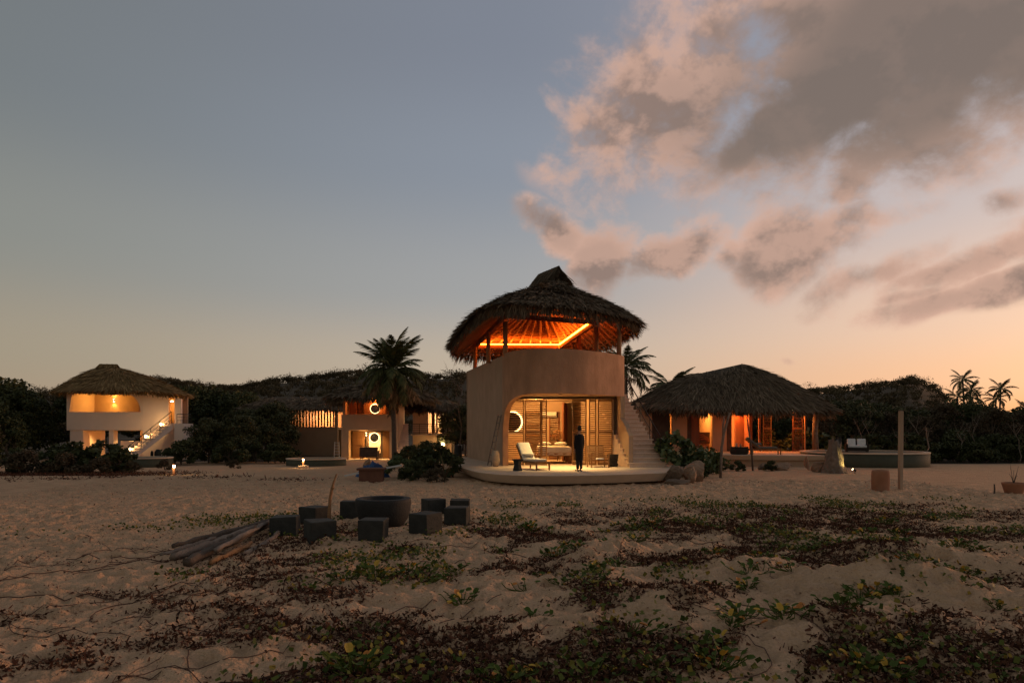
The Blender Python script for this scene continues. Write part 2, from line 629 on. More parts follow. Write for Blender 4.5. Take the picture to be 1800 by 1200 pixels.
mat('litter', (.07, .036, .023), (.04, .022, .014), rough=.95, scale=9, rnd=.85, rndcol=[(.030, .012, .007), (.075, .028, .015), (.12, .046, .024), (.20, .095, .05)], spec=.15)
mat('runner', (.12, .06, .038), (.07, .035, .022), rough=.9, scale=8)
mat('hill_ground', (.10, .072, .042), (.07, .05, .028), rough=1, scale=.05, detail=8)
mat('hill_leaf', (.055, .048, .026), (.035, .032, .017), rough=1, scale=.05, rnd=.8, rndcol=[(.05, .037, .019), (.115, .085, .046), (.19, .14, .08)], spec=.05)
mat('mountain', (.20, .21, .23), (.17, .18, .20), rough=1, scale=.004)
mat('blue_tarp', (.03, .09, .22), (.02, .06, .15), rough=.5, scale=3, bump=.4, bscale=8)
mat('white_paint', (.62, .58, .52), (.55, .51, .46), rough=.7, scale=4)
mat('mirror_glass', (.05, .05, .05), rough=.08, metal=.9, scale=2)
mat('skin', (.36, .21, .14), (.33, .19, .125), rough=.6, scale=6)
mat('dress', (.014, .012, .012), (.009, .008, .008), rough=.95, scale=8)
mat('hair', (.012, .009, .007), rough=.7, scale=20)
mat('basket', (.05, .038, .028), (.028, .02, .015), rough=.9, scale=8, stretch=(1, 1, 6), bump=.8, bscale=18)
emit('led_strip', (1.0, .19, .012), 48.0)
emit('lamp_warm', (1.0, .72, .34), 26.0)
emit('ring_glow', (1.0, .70, .30), 3.2)
emit('lamp_small', (1.0, .70, .34), 40.0)


def lamp(kind, parent, loc, power, col=(1, .72, .38), radius=.06, spot=None, direction=(0, 0, -1), size=None):
    """the light of a lamp, or a fill added near it; child of that lamp"""
    l = bpy.data.lights.new('lamp_or_fill_light', kind)
    l.energy = power
    l.color = col
    if kind == 'AREA':
        l.shape = 'RECTANGLE'
        l.size, l.size_y = size
    else:
        l.shadow_soft_size = radius
    if kind == 'SPOT':
        l.spot_size = R(spot or 90)
        l.spot_blend = .8
    o = bpy.data.objects.new('lamp_or_fill_light', l)
    link(o, parent)
    o.location = loc
    o.rotation_euler = Vector(direction).to_track_quat('-Z', 'Y').to_euler()
    return o


# ================================================================== ground
DRIFTS = [(-4.43, 13.35, .5, .05), (-4.32, 14.95, .45, .04), (-3.42, 12.33, .5, .06), (-3.78, 16.05, .45, .04), (-2.5, 12.4, .5, .05), (-1.6, 12.9, .5, .06),
          (-1.89, 16.35, .45, .04), (-1.24, 16.2, .45, .04), (-1.14, 14.25, .45, .05), (-2.76, 14.6, .8, .04), (12.98, 22.8, .35, .05), (12.25, 22.7, .5, .05), (15.95, 21.7, .55, .05)]


def ground_base(x, y):
    x = np.asarray(x, float)
    y = np.asarray(y, float)
    left = sstep(-3.5, -8, x)
    z = -.42 * sstep(29, 46, y) * left
    z = z - .30 * sstep(36, 50, y) * (1 - left)
    # low berm of drifted sand in front of the left houses
    z = z + .12 * np.exp(-((y - 28.5 - .05 * (x + 12)) / 1.6) ** 2) * sstep(-5, -9, x)
    # rolling hummocks near the plants
    hm = sstep(-6, 1.5, x) * sstep(19, 11, y)
    z = z + hm * (.30 * (fbm(x, y, 1.5, 3, 3) - .5) + .34 * (fbm(x, y, 3.2, 9, 2) - .5) + .06)
    # heaped ridges of sand between the vines
    for cx, cy, rx, ry, a, h in ((1.55, 11.3, 1.1, .34, .85, .24), (4.9, 8.3, 1.4, .5, -.5, .38), (3.2, 6.9, .8, .35, .4, .24), (6.2, 10.6, 1.4, .5, -.45, .28),
                                 (2.2, 8.2, .7, .3, .6, .14), (3.9, 10.0, .9, .4, .3, .15), (7.6, 8.2, 1.2, .5, -.5, .2)):
        u = (x - cx) * math.cos(a) + (y - cy) * math.sin(a)
        v = -(x - cx) * math.sin(a) + (y - cy) * math.cos(a)
        z = z + h * np.exp(-(u / rx) ** 2 - (v / ry) ** 2)
    # sand drifted against the stone seats, the post and the pots
    for cx, cy, rr, h in DRIFTS:
        z = z + h * np.exp(-((x - cx) ** 2 + (y - cy) ** 2 * 1.3) / rr ** 2)
    z = z + .05 * (fbm(x, y, 2.2, 21, 3) - .5) * sstep(40, 20, y)
    return z


def gz(x, y):
    return float(ground_base(np.array([x]), np.array([y]))[0])


def axis(lo, f0, f1, hi, step, grow=1.16):
    mid = list(np.arange(f0, f1, step))
    up, s, v = [], step, f1
    while v < hi:
        up.append(v)
        s *= grow
        v += s
    up.append(hi)
    dn, s, v = [], step, f0
    while v > lo:
        s *= grow
        v -= s
        dn.append(max(v, lo))
    return np.array(dn[::-1] + mid + up)


gxs = axis(-3000, -16, 17, 3000, .07, 1.12)
gys = axis(-400, 14, 27, 3500, .08, 1.05)
gys = np.concatenate([gys[gys < 4.0], np.arange(4.4, 13.97, .055), gys[gys > 13.99]])
GX, GY = np.meshgrid(gxs, gys)
GZ = ground_base(GX, GY)
fine = sstep(38, 26, GY) * sstep(20, 16, np.abs(GX))
GZ += fine * (.06 * (fbm(GX, GY, .42, 31, 3) - .5) + .045 * (fbm(GX * .6, GY, .8, 37, 2) - .5))
for k in range(20000):                                   # trodden sand: footprints and dimples
    cx, cy = random.uniform(-16, 16), 4.8 + 23 * random.random() ** 1.1
    r = random.uniform(.05, .15)
    a = random.uniform(0, PI)
    e = random.uniform(1.0, 1.9)
    dp = random.uniform(.014, .052)
    i0, i1 = np.searchsorted(gys, (cy - 3 * r, cy + 3 * r))
    j0, j1 = np.searchsorted(gxs, (cx - 3 * r, cx + 3 * r))
    if i1 <= i0 or j1 <= j0:
        continue
    X, Y = GX[i0:i1, j0:j1] - cx, GY[i0:i1, j0:j1] - cy
    u = (X * math.cos(a) + Y * math.sin(a)) / (r * e)
    v = (-X * math.sin(a) + Y * math.cos(a)) / r
    q = u * u + v * v
    GZ[i0:i1, j0:j1] += dp * (-np.exp(-q * 1.6) + .45 * np.exp(-(np.sqrt(q) - 1.35) ** 2 * 5))
ny, nx = GX.shape
idx = np.arange(nx * ny).reshape(ny, nx)
F = np.stack([idx[:-1, :-1], idx[:-1, 1:], idx[1:, 1:], idx[1:, :-1]], -1).reshape(-1, 4)
gm = bpy.data.meshes.new('ground')
gm.vertices.add(nx * ny)
gm.vertices.foreach_set('co', np.stack([GX, GY, GZ], -1).astype(np.float32).reshape(-1))
gm.loops.add(len(F) * 4)
gm.loops.foreach_set('vertex_index', F.astype(np.int32).reshape(-1))
gm.polygons.add(len(F))
gm.polygons.foreach_set('loop_start', np.arange(len(F), dtype=np.int32) * 4)
gm.polygons.foreach_set('loop_total', np.full(len(F), 4, np.int32))
gm.polygons.foreach_set('use_smooth', np.ones(len(F), bool))
gm.update(calc_edges=True)
gm.materials.append(M['sand'])
go = bpy.data.objects.new('ground', gm)
COL.objects.link(go)
tag(go, kind='structure')


def ground_sheet(name, x0, x1, y0, y1, mt, n=40, lift=.02):
    xs, ys = np.linspace(x0, x1, n), np.linspace(y0, y1, n)
    X, Y = np.meshgrid(xs, ys)
    # ragged edges
    X = X + (fbm(Y, X, 3.0, 51, 3) - .5) * 3.0
    Y = Y + (fbm(X, Y, 3.0, 57, 3) - .5) * 4.0
    Z = ground_base(X, Y) + lift
    vs = np.stack([X, Y, Z], -1).reshape(-1, 3)
    mb = MB()
    mb.add(vs.tolist(), [(i * n + j, i * n + j + 1, (i + 1) * n + j + 1, (i + 1) * n + j) for i in range(n - 1) for j in range(n - 1)])
    return tag(mb.build(name, mt, smooth=True), kind='structure')


ground_sheet('forest_floor', 21, 160, 43.5, 240, 'soil', 60)
ground_sheet('forest_floor', -160, -4, 63, 240, 'soil', 60)
ground_sheet('forest_floor', -120, -38, 34, 64, 'soil', 40)
ground_sheet('forest_floor', -26.5, -15, 51, 66, 'soil', 30, .03)
ground_sheet('forest_floor', -4, 24, 52, 240, 'soil', 40, .03)


# ================================================================== thatched roofs
def smooth_ring(pts, n=64, it=3):
    """closed ring through the corner points, corners rounded, resampled to n points"""
    p = np.array(pts, float)
    q = []
    m = len(p)
    for i in range(m):
        for t in np.linspace(0, 1, 12, endpoint=False):
            q.append(p[i] * (1 - t) + p[(i + 1) % m] * t)
    q = np.array(q)
    for _ in range(it * 6):
        q = (np.roll(q, 1, 0) + 2 * q + np.roll(q, -1, 0)) / 4
    d = np.linalg.norm(np.roll(q, -1, 0) - q, axis=1)
    s = np.concatenate([[0], np.cumsum(d)])
    q2 = np.vstack([q, q[:1]])
    u = np.linspace(0, s[-1], n, endpoint=False)
    return np.stack([np.interp(u, s, q2[:, k]) for k in range(3)], 1)


class Roof:
    def __init__(self, eave, ra, rb, bow=.06, th=.32, dome=0.0):
        self.E = smooth_ring(eave, 96)
        self.ra, self.rb = np.array(ra, float), np.array(rb, float)
        d = self.rb - self.ra
        dd = d[:2] @ d[:2]
        w = np.clip(((self.E - self.ra)[:, :2] @ d[:2]) / max(dd, 1e-9), 0, 1)
        self.Rg = self.ra + w[:, None] * d
        self.bow, self.th, self.dome = bow, th, dome

    def at(self, s, t, low=0.0):
        """s in 0..1 round the eave, t in 0 (eave)..1 (ridge)"""
        n = len(self.E)
        f = (np.asarray(s) % 1) * n
        i = np.floor(f).astype(int) % n
        w = (f - np.floor(f))[..., None]
        E = self.E[i] * (1 - w) + self.E[(i + 1) % n] * w
        G = self.Rg[i] * (1 - w) + self.Rg[(i + 1) % n] * w
        t = np.asarray(t, float)
        P = E + (G - E) * t[..., None]
        prof = t + self.bow * np.sin(2 * PI * np.clip(t, 0, 1)) + self.dome * np.sin(PI * np.clip(t, 0, 1))
        P[..., 2] = E[..., 2] + (G[..., 2] - E[..., 2]) * prof - low
        return P

    def build(self, parent, mats, nblade, blen=.55, bw=.045, courses=14, fringe=5000, flen=.5, cap=0.0, capn=1500, lift=.05):
        NS, NT = 96, 10
        mb = MB()
        S = np.arange(NS) / NS
        vs = []
        for j in range(NT + 1):
            vs += self.at(S, np.full(NS, j / NT)).tolist()
        for j in range(NT + 1):
            vs += self.at(S, np.full(NS, j / NT * .97 + .03 * (1 - j / NT) + .01), self.th * (1 if j else .55)).tolist()
        fs = []
        o2 = (NT + 1) * NS
        for j in range(NT):
            for i in range(NS):
                k = (i + 1) % NS
                fs.append((j * NS + i, j * NS + k, (j + 1) * NS + k, (j + 1) * NS + i))
                fs.append((o2 + j * NS + k, o2 + j * NS + i, o2 + (j + 1) * NS + i, o2 + (j + 1) * NS + k))
        for i in range(NS):
            k = (i + 1) % NS
            fs.append((i, o2 + i, o2 + k, k))
        mb.add(vs, fs)
        roof = mb.build('roof', mats[1], parent, smooth=True)
        roof.data.materials.append(M['thatch_under'])
        mi = np.zeros(len(roof.data.polygons), np.int32)
        mi[1:2 * NT * NS:2] = 1                              # the underside
        roof.data.polygons.foreach_set('material_index', mi)
        # palm-leaf thatch laid in courses
        per = np.linalg.norm(np.roll(self.E, -1, 0) - self.E, axis=1).sum()
        t = 1 - np.sqrt(RNG.random(nblade))                    # fewer towards the ridge
        t = (np.floor(t * courses) + RNG.normal(.5, .16, nblade)) / courses
        t = np.clip(t, .0, .985)
        s = RNG.random(nblade)
        P = self.at(s, t)
        dn = norm(self.at(s, np.clip(t - .03, 0, 1)) - self.at(s, np.clip(t - .03, 0, 1) + .03))
        sd_ = norm(self.at(s + .002, t) - self.at(s - .002, t))
        nr = norm(np.cross(dn, sd_))
        nr *= np.sign(nr[:, 2:3] + 1e-9)
        D = norm(dn + sd_ * RNG.normal(0, .22, (nblade, 1)) + nr * (RNG.normal(.05, .10, (nblade, 1))))
        L = blen * RNG.uniform(.55, 1.25, nblade)
        W = bw * RNG.uniform(.5, 1.5, nblade)
        Nn = norm(nr + RNG.normal(0, .35, (nblade, 3)))
        V = blades(P + nr * lift * RNG.uniform(.4, 1.6, (nblade, 1)), D, Nn, L, W, taper=.35)
        rv = RNG.random(nblade) * .75 + .25 * vnoise(s * per, t * 20, .8, 4)
        # hanging fringe along the eave
        s2 = RNG.random(fringe)
        t2 = RNG.uniform(-.005, .05, fringe)
        lowv = RNG.random(fringe) * self.th * .9
        P2 = self.at(s2, t2) - np.stack([0 * lowv, 0 * lowv, lowv], 1)
        dn2 = norm(self.at(s2, np.full(fringe, .0)) - self.at(s2, np.full(fringe, .06)))
        sd2 = norm(self.at(s2 + .002, t2) - self.at(s2 - .002, t2))
        D2 = norm(dn2 * .75 + np.array([0, 0, -.9]) + sd2 * RNG.normal(0, .25, (fringe, 1)) + dn2 * RNG.normal(0, .2, (fringe, 1)))
        ragged = .6 + .8 * vnoise(s2 * per, 0 * s2, .35, 8)
        L2 = flen * RNG.uniform(.35, 1.1, fringe) * ragged
        N2 = norm(np.cross(D2, sd2) + RNG.normal(0, .3, (fringe, 3)))
        V2 = blades(P2, D2, N2, L2, bw * RNG.uniform(.4, 1.3, fringe), taper=.25)
        parts, rr = [V, V2], [rv, RNG.random(fringe) * .8]
        if cap:
            u = RNG.random(capn)
            ext = 1.25
            a, b = self.ra, self.rb
            c = (a + b) / 2
            pr = c + (b - a) * (u[:, None] - .5) * ext
            dirv = norm((b - a)[None, :])[0]
            side = np.array([dirv[1], -dirv[0], 0])
            sg = RNG.choice([-1, 1], capn)[:, None]
            hh = RNG.random(capn)
            pr[:, 2] += cap * (.55 + .45 * hh)
            pr += side * sg * .10 * (1 - hh)[:, None]
            Dc = norm(side * sg * RNG.uniform(.35, .9, (capn, 1)) + np.array([0, 0, -.95]) + dirv * RNG.normal(0, .35, (capn, 1)))
            Nc = norm(side * sg + np.array([0, 0, .5]) + RNG.normal(0, .3, (capn, 3)))
            parts.append(blades(pr, Dc, Nc, cap * RNG.uniform(.9, 1.9, capn), bw * 1.2 * RNG.uniform(.5, 1.4, capn), taper=.4))
            rr.append(RNG.random(capn) * .5)
            mc = MB()
            e0, e1 = c - (b - a) * .62, c + (b - a) * .62
            mc.tube([e0 + np.array([0, 0, cap * .1]), c + (e0 - c) * .6 + np.array([0, 0, cap * .3]), c + np.array([0, 0, cap * .42]), c + (e1 - c) * .6 + np.array([0, 0, cap * .5]), e1 + np.array([0, 0, cap * .5])],
                    [cap * .12, cap * .36, cap * .4, cap * .38, cap * .16], 10)
            mc.build('ridge_cap', mats[1], roof, smooth=True, wobble=.02)
        me = quad_mesh('thatch', np.concatenate(parts), np.concatenate(rr), mats[0])
        th = bpy.data.objects.new('thatch', me)
        link(th, roof)
        tag(th, kind='stuff')
        return roof


def arc(cx, cy, r, a0, a1, n=8, ry=None):
    ry = ry or r
    return [(cx + r * math.cos(R(a0 + (a1 - a0) * i / n)), cy + ry * math.sin(R(a0 + (a1 - a0) * i / n))) for i in range(n + 1)]


def spline(pts, n=10):
    """Catmull-Rom through plan points"""
    p = [pts[0]] + list(pts) + [pts[-1]]
    out = []
    for i in range(1, len(p) - 2):
        for k in range(n):
            t = k / n
            q = []
            for c in range(len(pts[0])):
                a, b, d, e = p[i - 1][c], p[i][c], p[i + 1][c], p[i + 2][c]
                q.append(.5 * (2 * b + (d - a) * t + (2 * a - 5 * b + 4 * d - e) * t * t + (3 * b - a - 3 * d + e) * t ** 3))
            out.append(tuple(q))
    out.append(tuple(pts[-1]))
    return out


def wall_strip(mb, pts, z0, z1, th, closed=False):
    """vertical wall along plan points, z0/z1 number or per-point list, thickness to the left of travel"""
    n = len(pts)
    P = np.array(pts, float)
    if closed:
        T = np.roll(P, -1, 0) - np.roll(P, 1, 0)
    else:
        T = np.gradient(P, axis=0)
    T = norm(T)
    Nl = np.stack([-T[:, 1], T[:, 0]], 1)
    I = P + Nl * th
    z0 = [z0] * n if isinstance(z0, (int, float)) else z0
    z1 = [z1] * n if isinstance(z1, (int, float)) else z1
    vs, fs = [], []
    for i in range(n):
        vs += [(P[i][0], P[i][1], z0[i]), (P[i][0], P[i][1], z1[i]), (I[i][0], I[i][1], z1[i]), (I[i][0], I[i][1], z0[i])]
    for i in range(n if closed else n - 1):
        a, b = i * 4, ((i + 1) % n) * 4
        for k in range(4):
            fs.append((a + k, b + k, b + (k + 1) % 4, a + (k + 1) % 4))
    if not closed:
        fs += [(0, 1, 2, 3), ((n - 1) * 4 + 3, (n - 1) * 4 + 2, (n - 1) * 4 + 1, (n - 1) * 4)]
    mb.add(vs, fs)
    return mb


SLATS = {}


def louvre_door(parent, x0, x1, y, z0, z1, name='louvre_door', mt='wood', fw=.055, pitch=.094, mid=.5, ang=22, glassless=True, rail=.09, slat_mat='wood_h'):
    """framed door of tilted slats in the plane Y = y"""
    mb = MB()
    d = .045
    mb.box(((x0 + fw / 2), y, (z0 + z1) / 2), (fw, d, z1 - z0))
    mb.box(((x1 - fw / 2), y, (z0 + z1) / 2), (fw, d, z1 - z0))
    w = x1 - x0 - 2 * fw
    zs = [z0, z1 - rail]
    zm = z0 + (z1 - z0) * mid
    for zz_ in (z0 + rail / 2, z1 - rail / 2, zm):
        mb.box(((x0 + x1) / 2, y, zz_), (w + .002, d * .92, rail))
    door = mb.build(name, mt, parent)
    key = (round(w, 3), ang)
    if key not in SLATS:
        s = MB().box((0, 0, 0), (w - .004, .068, .011), rx=R(-ang))
        SLATS[key] = s.mesh('slat')
        SLATS[key].materials.append(M[slat_mat])
    for lo, hi in ((z0 + rail, zm - rail / 2), (zm + rail / 2, z1 - rail)):
        k = max(1, int((hi - lo) / pitch))
        for i in range(k):
            o = bpy.data.objects.new('slat', SLATS[key])
            COL.objects.link(o)
            o.parent = door
            o.location = ((x0 + x1) / 2, y, lo + (i + .5) * (hi - lo) / k)
    return door


def glow_mirror(label, x, y, z, r, parent=None, group=None, power=6):
    """round mirror, lit from behind, on a wall facing -Y"""
    t = empty('round_mirror', (x, y, z), 0, label, 'mirror', group)
    mb = MB()
    n = 28
    vs, fs = [], []
    for yy, rr in ((-.055, r * .97), (-.06, 0)):
        vs += [(rr * math.cos(2 * PI * k / n), yy, rr * math.sin(2 * PI * k / n)) for k in range(n)]
    fs = [(k, (k + 1) % n, n + (k + 1) % n, n + k) for k in range(n)]
    mb.add(vs, fs)
    mb.build('glass', 'mirror_glass', t)
    for nm, mt, ro, ri, y0, y1 in (('frame', 'wood_dark', r, r * .9, -.07, -.035), ('light_ring', 'ring_glow', r * 1.16, r * .93, -.03, -.02)):
        m2 = MB()
        vs = []
        for yy, rr in ((y0, ro), (y0, ri), (y1, ri), (y1, ro)):
            vs += [(rr * math.cos(2 * PI * k / n), yy, rr * math.sin(2 * PI * k / n)) for k in range(n)]
        fs = [(q * n + k, q * n + (k + 1) % n, ((q + 1) % 4) * n + (k + 1) % n, ((q + 1) % 4) * n + k) for q in range(4) for k in range(n)]
        m2.add(vs, fs).build(nm, mt, t)
    return t


def wall_lamp(label, loc, power, col=(1, .70, .34), direction=(0, -1, 0), group=None):
    t = empty('wall_lamp', loc, 0, label, 'lamp', group)
    d = Vector(direction).normalized()
    MB().tube([Vector((0, 0, -.09)) + d * .09, Vector((0, 0, .09)) + d * .09], .035, 8).build('lamp_body', 'white_paint', t)
    MB().bar((0, 0, 0), d * .08, .05, .05).build('bracket', 'black_metal', t)
    for s in (-1, 1):
        MB().tube([Vector((0, 0, s * .091)) + d * .09, Vector((0, 0, s * .115)) + d * .09], .032, 8).build('bulb', 'lamp_small', t)
    for s in (-1, 1):
        lamp('SPOT', t, d * .16 + Vector((0, 0, s * .12)), power * .3, col, .03, 120, (0, 0, s))
    lamp('POINT', t, d * 1.1, power * .5, col, .1)  # added fill light in the open air off the wall, not from the fitting
    return t


def stairs(parent, origin, direction, width, n, rise, run, mt, solid=True, z0=0.0, first=0):
    """flight of steps. origin: front-left corner of the first step; direction: plan direction of climb"""
    d = Vector((direction[0], direction[1], 0)).normalized()
    s = Vector((d.y, -d.x, 0))
    ob = Vector(origin)
    mb = MB()
    prof = [(0, 0)]
    for i in range(n):
        prof += [(i * run, i * rise + rise - .03), ((i + 1) * run, i * rise + rise - .03)]
    L = n * run
    if solid:
        prof += [(L, 0)]
    else:
        prof += [(L, n * rise - .40), (.3, -.0)]
    vs, m = [], len(prof)
    for k in (.02, width - .02):
        vs += [ob + d * a + s * k + Vector((0, 0, b)) for a, b in prof]
    fs = [tuple(range(m)), tuple(range(2 * m - 1, m - 1, -1))] + [(i, (i + 1) % m, m + (i + 1) % m, m + i) for i in range(m)]
    core = mb.add(vs, fs).build('staircase', mt, parent)
    for i in range(n):
        j = random.uniform(-.008, .008)
        c = ob + d * ((i + .5) * run - .02) + s * (width / 2 + j) + Vector((0, 0, i * rise + rise - .024))
        MB().box(c, (run + .05, width + .03, .055), rz=math.atan2(d.y, d.x)).build('step', mt, core, bevel=.006)
    return core, d, s, ob


def railing(parent, pts, h=.95, r=.018, mids=1, every=1):
    """metal railing: pts are foot points of the posts"""
    pts = [Vector(p) for p in pts]
    top = [p + Vector((0, 0, h)) for p in pts]
    rl = MB().tube(top, r * 1.2, 6).build('railing', 'black_metal', parent)
    for p, q in zip(pts, top):
        MB().tube([p, q], r, 6).build('rail_post', 'black_metal', rl)
    for k in range(mids):
        MB().tube([p + Vector((0, 0, h * (k + 1) / (mids + 1))) for p in pts], r * .7, 5).build('mid_rail', 'black_metal', rl)
    return rl


# ================================================================== main villa (centre)
V1 = empty('two_storey_villa', (1.6, 31, 0), 0, 'two-storey taupe villa with an orange-lit open roof deck under tall thatch', 'house', world_parts=True)
FL = .43                                                # terrace level
front = spline([(-.44, 31.0), (-.30, 30.0), (.02, 29.15), (.5, 28.5), (1.1, 28.12), (2.0, 28.15), (3.2, 28.85), (4.3, 29.95), (5.0, 30.9), (5.2, 31.6)], 6)
# left wall, back wall, right wall
left = [(-2.63, 39.7), (-2.1, 37.6), (-1.54, 35.35), (-.99, 33.2), (-.44, 31.0)]
wall_strip(MB(), left, 0.0, 5.4, .25).build('wall', 'plaster', V1)
wall_strip(MB(), [(5.2, 31.62), (4.1, 35.8), (3.0, 40.0)], 0.0, 5.4, .25).build('wall', 'plaster', V1)
wall_strip(MB(), [(2.97, 39.98), (-2.6, 39.68)], 0.0, 5.39, .25).build('wall', 'plaster', V1)
# front wall: parapet and lintel in one sweep, with the arched corner of the opening
sig = [0.0]
for a, b in zip(front[:-1], front[1:]):
    sig.append(sig[-1] + math.hypot(b[0] - a[0], b[1] - a[1]))
ARCH0, ARCH1, ZO, ZA = .22, 3.3, 3.55, 1.5


def open_z(s):
    if s <= ARCH0:
        return 0.0
    if s >= ARCH1:
        return ZO
    q = 1 - (s - ARCH0) / (ARCH1 - ARCH0)
    return ZA + (ZO - ZA) * math.sqrt(max(0, 1 - q ** 2.1))


fp, fz = [], []
for i in range(len(front) - 1):                          # resample finely across the arch
    m = 6 if sig[i] < ARCH1 else 1
    for k in range(m):
        t = k / m
        fp.append((front[i][0] * (1 - t) + front[i + 1][0] * t, front[i][1] * (1 - t) + front[i + 1][1] * t))
        fz.append(open_z(sig[i] * (1 - t) + sig[i + 1] * t))
fp.append(front[-1])
fz.append(ZO)
k0 = next(i for i, z in enumerate(fz) if z > 0)
wall_strip(MB(), fp[:k0 + 1], 0.0, 5.4, .25).build('wall', 'plaster_brown', V1, smooth=False)
wall_strip(MB(), fp[k0:], fz[k0:], 5.4, .25).build('parapet', 'plaster_brown', V1, smooth=False)
# floor slab over the ground floor
up = [(x * .985 + .02, y + .12) for x, y in fp] + [(5.0, 32.0), (2.85, 39.8), (-2.4, 39.5), (-.4, 31.4)]
MB().prism(up, 3.57, 3.82).build('upper_floor', 'plaster_warm', V1)
# terrace
ter = spline([(-3.4, 39.5), (-3.35, 36.9), (-2.5, 31.0), (-1.6, 27.2), (-.9, 25.6), (.1, 24.65), (1.3, 24.35), (3.5, 24.8), (5.6, 25.8)], 8) + \
    spline([(5.75, 25.9), (6.35, 26.6), (6.8, 28.2), (6.9, 31), (6.6, 36.5), (6.0, 39.5)], 6)
MB().prism(ter, FL - .33, FL, inset_bottom=.28).build('terrace', 'concrete', V1, bevel=.02)
cxm, cym = 1.5, 32.5
MB().prism([(cxm + (x - cxm) * .86, cym + (y - cym) * .86) for x, y in ter], -.4, FL - .335).build('plinth', 'plaster', V1)
# room: back wall, partition, ceiling lining
MB().box((1.25, 37.0, 2.0), (6.2, .15, 3.13)).build('room_wall', 'plaster_warm', V1)
MB().plate([(0, 0), (5.7, 0), (5.7, 3.12), (0, 3.12)], (4.72, 31.3, FL), (-.23, .97, 0), (-.97, -.23, 0), .12).build('room_wall', 'plaster_warm', V1)
MB().bar((2.6, 35.0, 1.95), (2.95, 36.9, 1.95), .08, 3.0).build('partition', 'wood_red', V1)
# flank wall between terrace and stair
MB().plate([(-.2, 0), (1.75, 0), (1.75, 1.35), (1.1, 1.9), (.55, 2.1), (.55, 3.12), (-.2, 3.12)], (4.80, 31.25, FL), (.14, -.99, 0), (.99, .14, 0), .2).build('flank_wall', 'plaster_warm', V1)
# door frames and louvred doors
DY = 31.25
MB().box((2.22, DY, 3.50), (5.1, .12, .12)).build('door_head', 'wood_dark', V1)
for x in (-.34, 4.7):
    MB().box((x, DY, FL + 1.51), (.09, .12, 3.0)).build('door_post', 'wood_dark', V1)
for x0, x1, dy in ((-.29, .55, 0), (.58, 1.34, .06), (1.34, 1.60, -.02), (2.76, 3.42, .06), (3.52, 3.86, 0), (3.93, 4.62, .05)):
    louvre_door(V1, x0, x1, DY + dy, FL + .01, 3.43, mt='wood')
louvre_door(V1, .75, 1.55, 36.85, FL + .01, 3.0, 'inner_shutter')
louvre_door(V1, 2.0, 2.55, 36.85, FL + .01, 3.0, 'inner_shutter', mt='wood_red')
# upper posts, ring beam
ring = [(-.3, 30.0), (3.9, 31.7), (2.75, 38.9), (-2.1, 38.7)]
BZ = 6.72
for i, (x, y) in enumerate([(-.30, 30.3), (-1.16, 33.4), (-2.06, 37.9), (3.9, 31.7), (4.84, 30.9), (2.75, 38.8), (3.45, 35.2)]):
    pz = 5.3 if i in (0, 1, 2, 4) else 3.8
    MB().tube([(x, y, pz), (x + .01, y, (pz + BZ) / 2), (x, y, BZ + .12)], [.115, .105, .11], 10).build('post', 'wood_post', V1, smooth=True)
roof1 = Roof([(-1.0, 26.5, 7.05), (2.6, 28.0, 7.1), (6.0, 30.4, 6.95), (5.3, 35.5, 6.75), (4.3, 41.0, 6.6), (-3.9, 41.2, 6.6), (-2.7, 34.0, 6.8)],
             (1.45, 34.4, 9.3), (2.2, 33.4, 9.4), bow=.03, th=.40)
rf1 = roof1.build(V1, ('thatch', 'thatch_base'), 30000, blen=.62, bw=.05, courses=15, fringe=7500, flen=.46, cap=.62, capn=3600)
for i in range(4):
    a, b = ring[i], ring[(i + 1) % 4]
    bz = [BZ + .33, BZ + .3, BZ, BZ]
    za, zb_ = bz[i], bz[(i + 1) % 4]
    MB().bar((a[0], a[1], za), (b[0], b[1], zb_), .15, .2).build('ring_beam', 'wood_red', rf1)
    # light strip lying along the beam
    c = Vector((1.05, 34.8, 0))
    A, B = Vector((*a, za + .14)), Vector((*b, zb_ + .14))
    A2, B2 = A + (c - Vector((a[0], a[1], 0))) * .02, B + (c - Vector((b[0], b[1], 0))) * .02
    if i in (1, 2):
        MB().bar(A2, B2, .17, .03).build('light_strip', 'led_strip', rf1)


def rafters(roof, rf, n, t0, t1, mt, r=.045, low=.12, ss=None):
    for s in (ss if ss is not None else np.arange(n) / n):
        P = [roof.at(np.array([s]), np.array([t]), roof.th + low)[0] for t in np.linspace(t0, t1, 6)]
        MB().tube(P, r, 5).build('rafter', mt, rf)


rafters(roof1, rf1, 46, .05, .93, 'wood_post', r=.06, low=.10)
for t in np.linspace(.08, .82, 17):
    P = roof1.at(np.arange(48) / 48, np.full(48, t), roof1.th + .045)
    MB().tube(P, .022, 4, closed=True).build('batten', 'wood_post', rf1)
# stair on the right flank
st, sdv, ssv, so = stairs(V1, (5.06, 29.45, FL), (-.235, .972), 1.72, 17, .198, .265, 'stone_step')
foot = []
for i in (1, 5, 9, 13, 16):
    foot.append(so + sdv * ((i + .5) * .265) + ssv * 1.64 + Vector((0, 0, (i + 1) * .198)))
railing(V1, foot, .95, .02, 1)
pl = so + sdv * (17 * .265)
MB().plate([(0, 0), (1.55, 0), (1.55, 3.36), (0, 3.36)], pl + Vector((0, 0, 0)), ssv, sdv, 1.6).build('landing', 'plaster', V1)
tp = pl + Vector((0, 0, 3.37))
railing(V1, [tp + sdv * .1 + ssv * 1.5, tp + sdv * .8 + ssv * 1.5, tp + sdv * 1.5 + ssv * 1.5], .95, .02, 2)
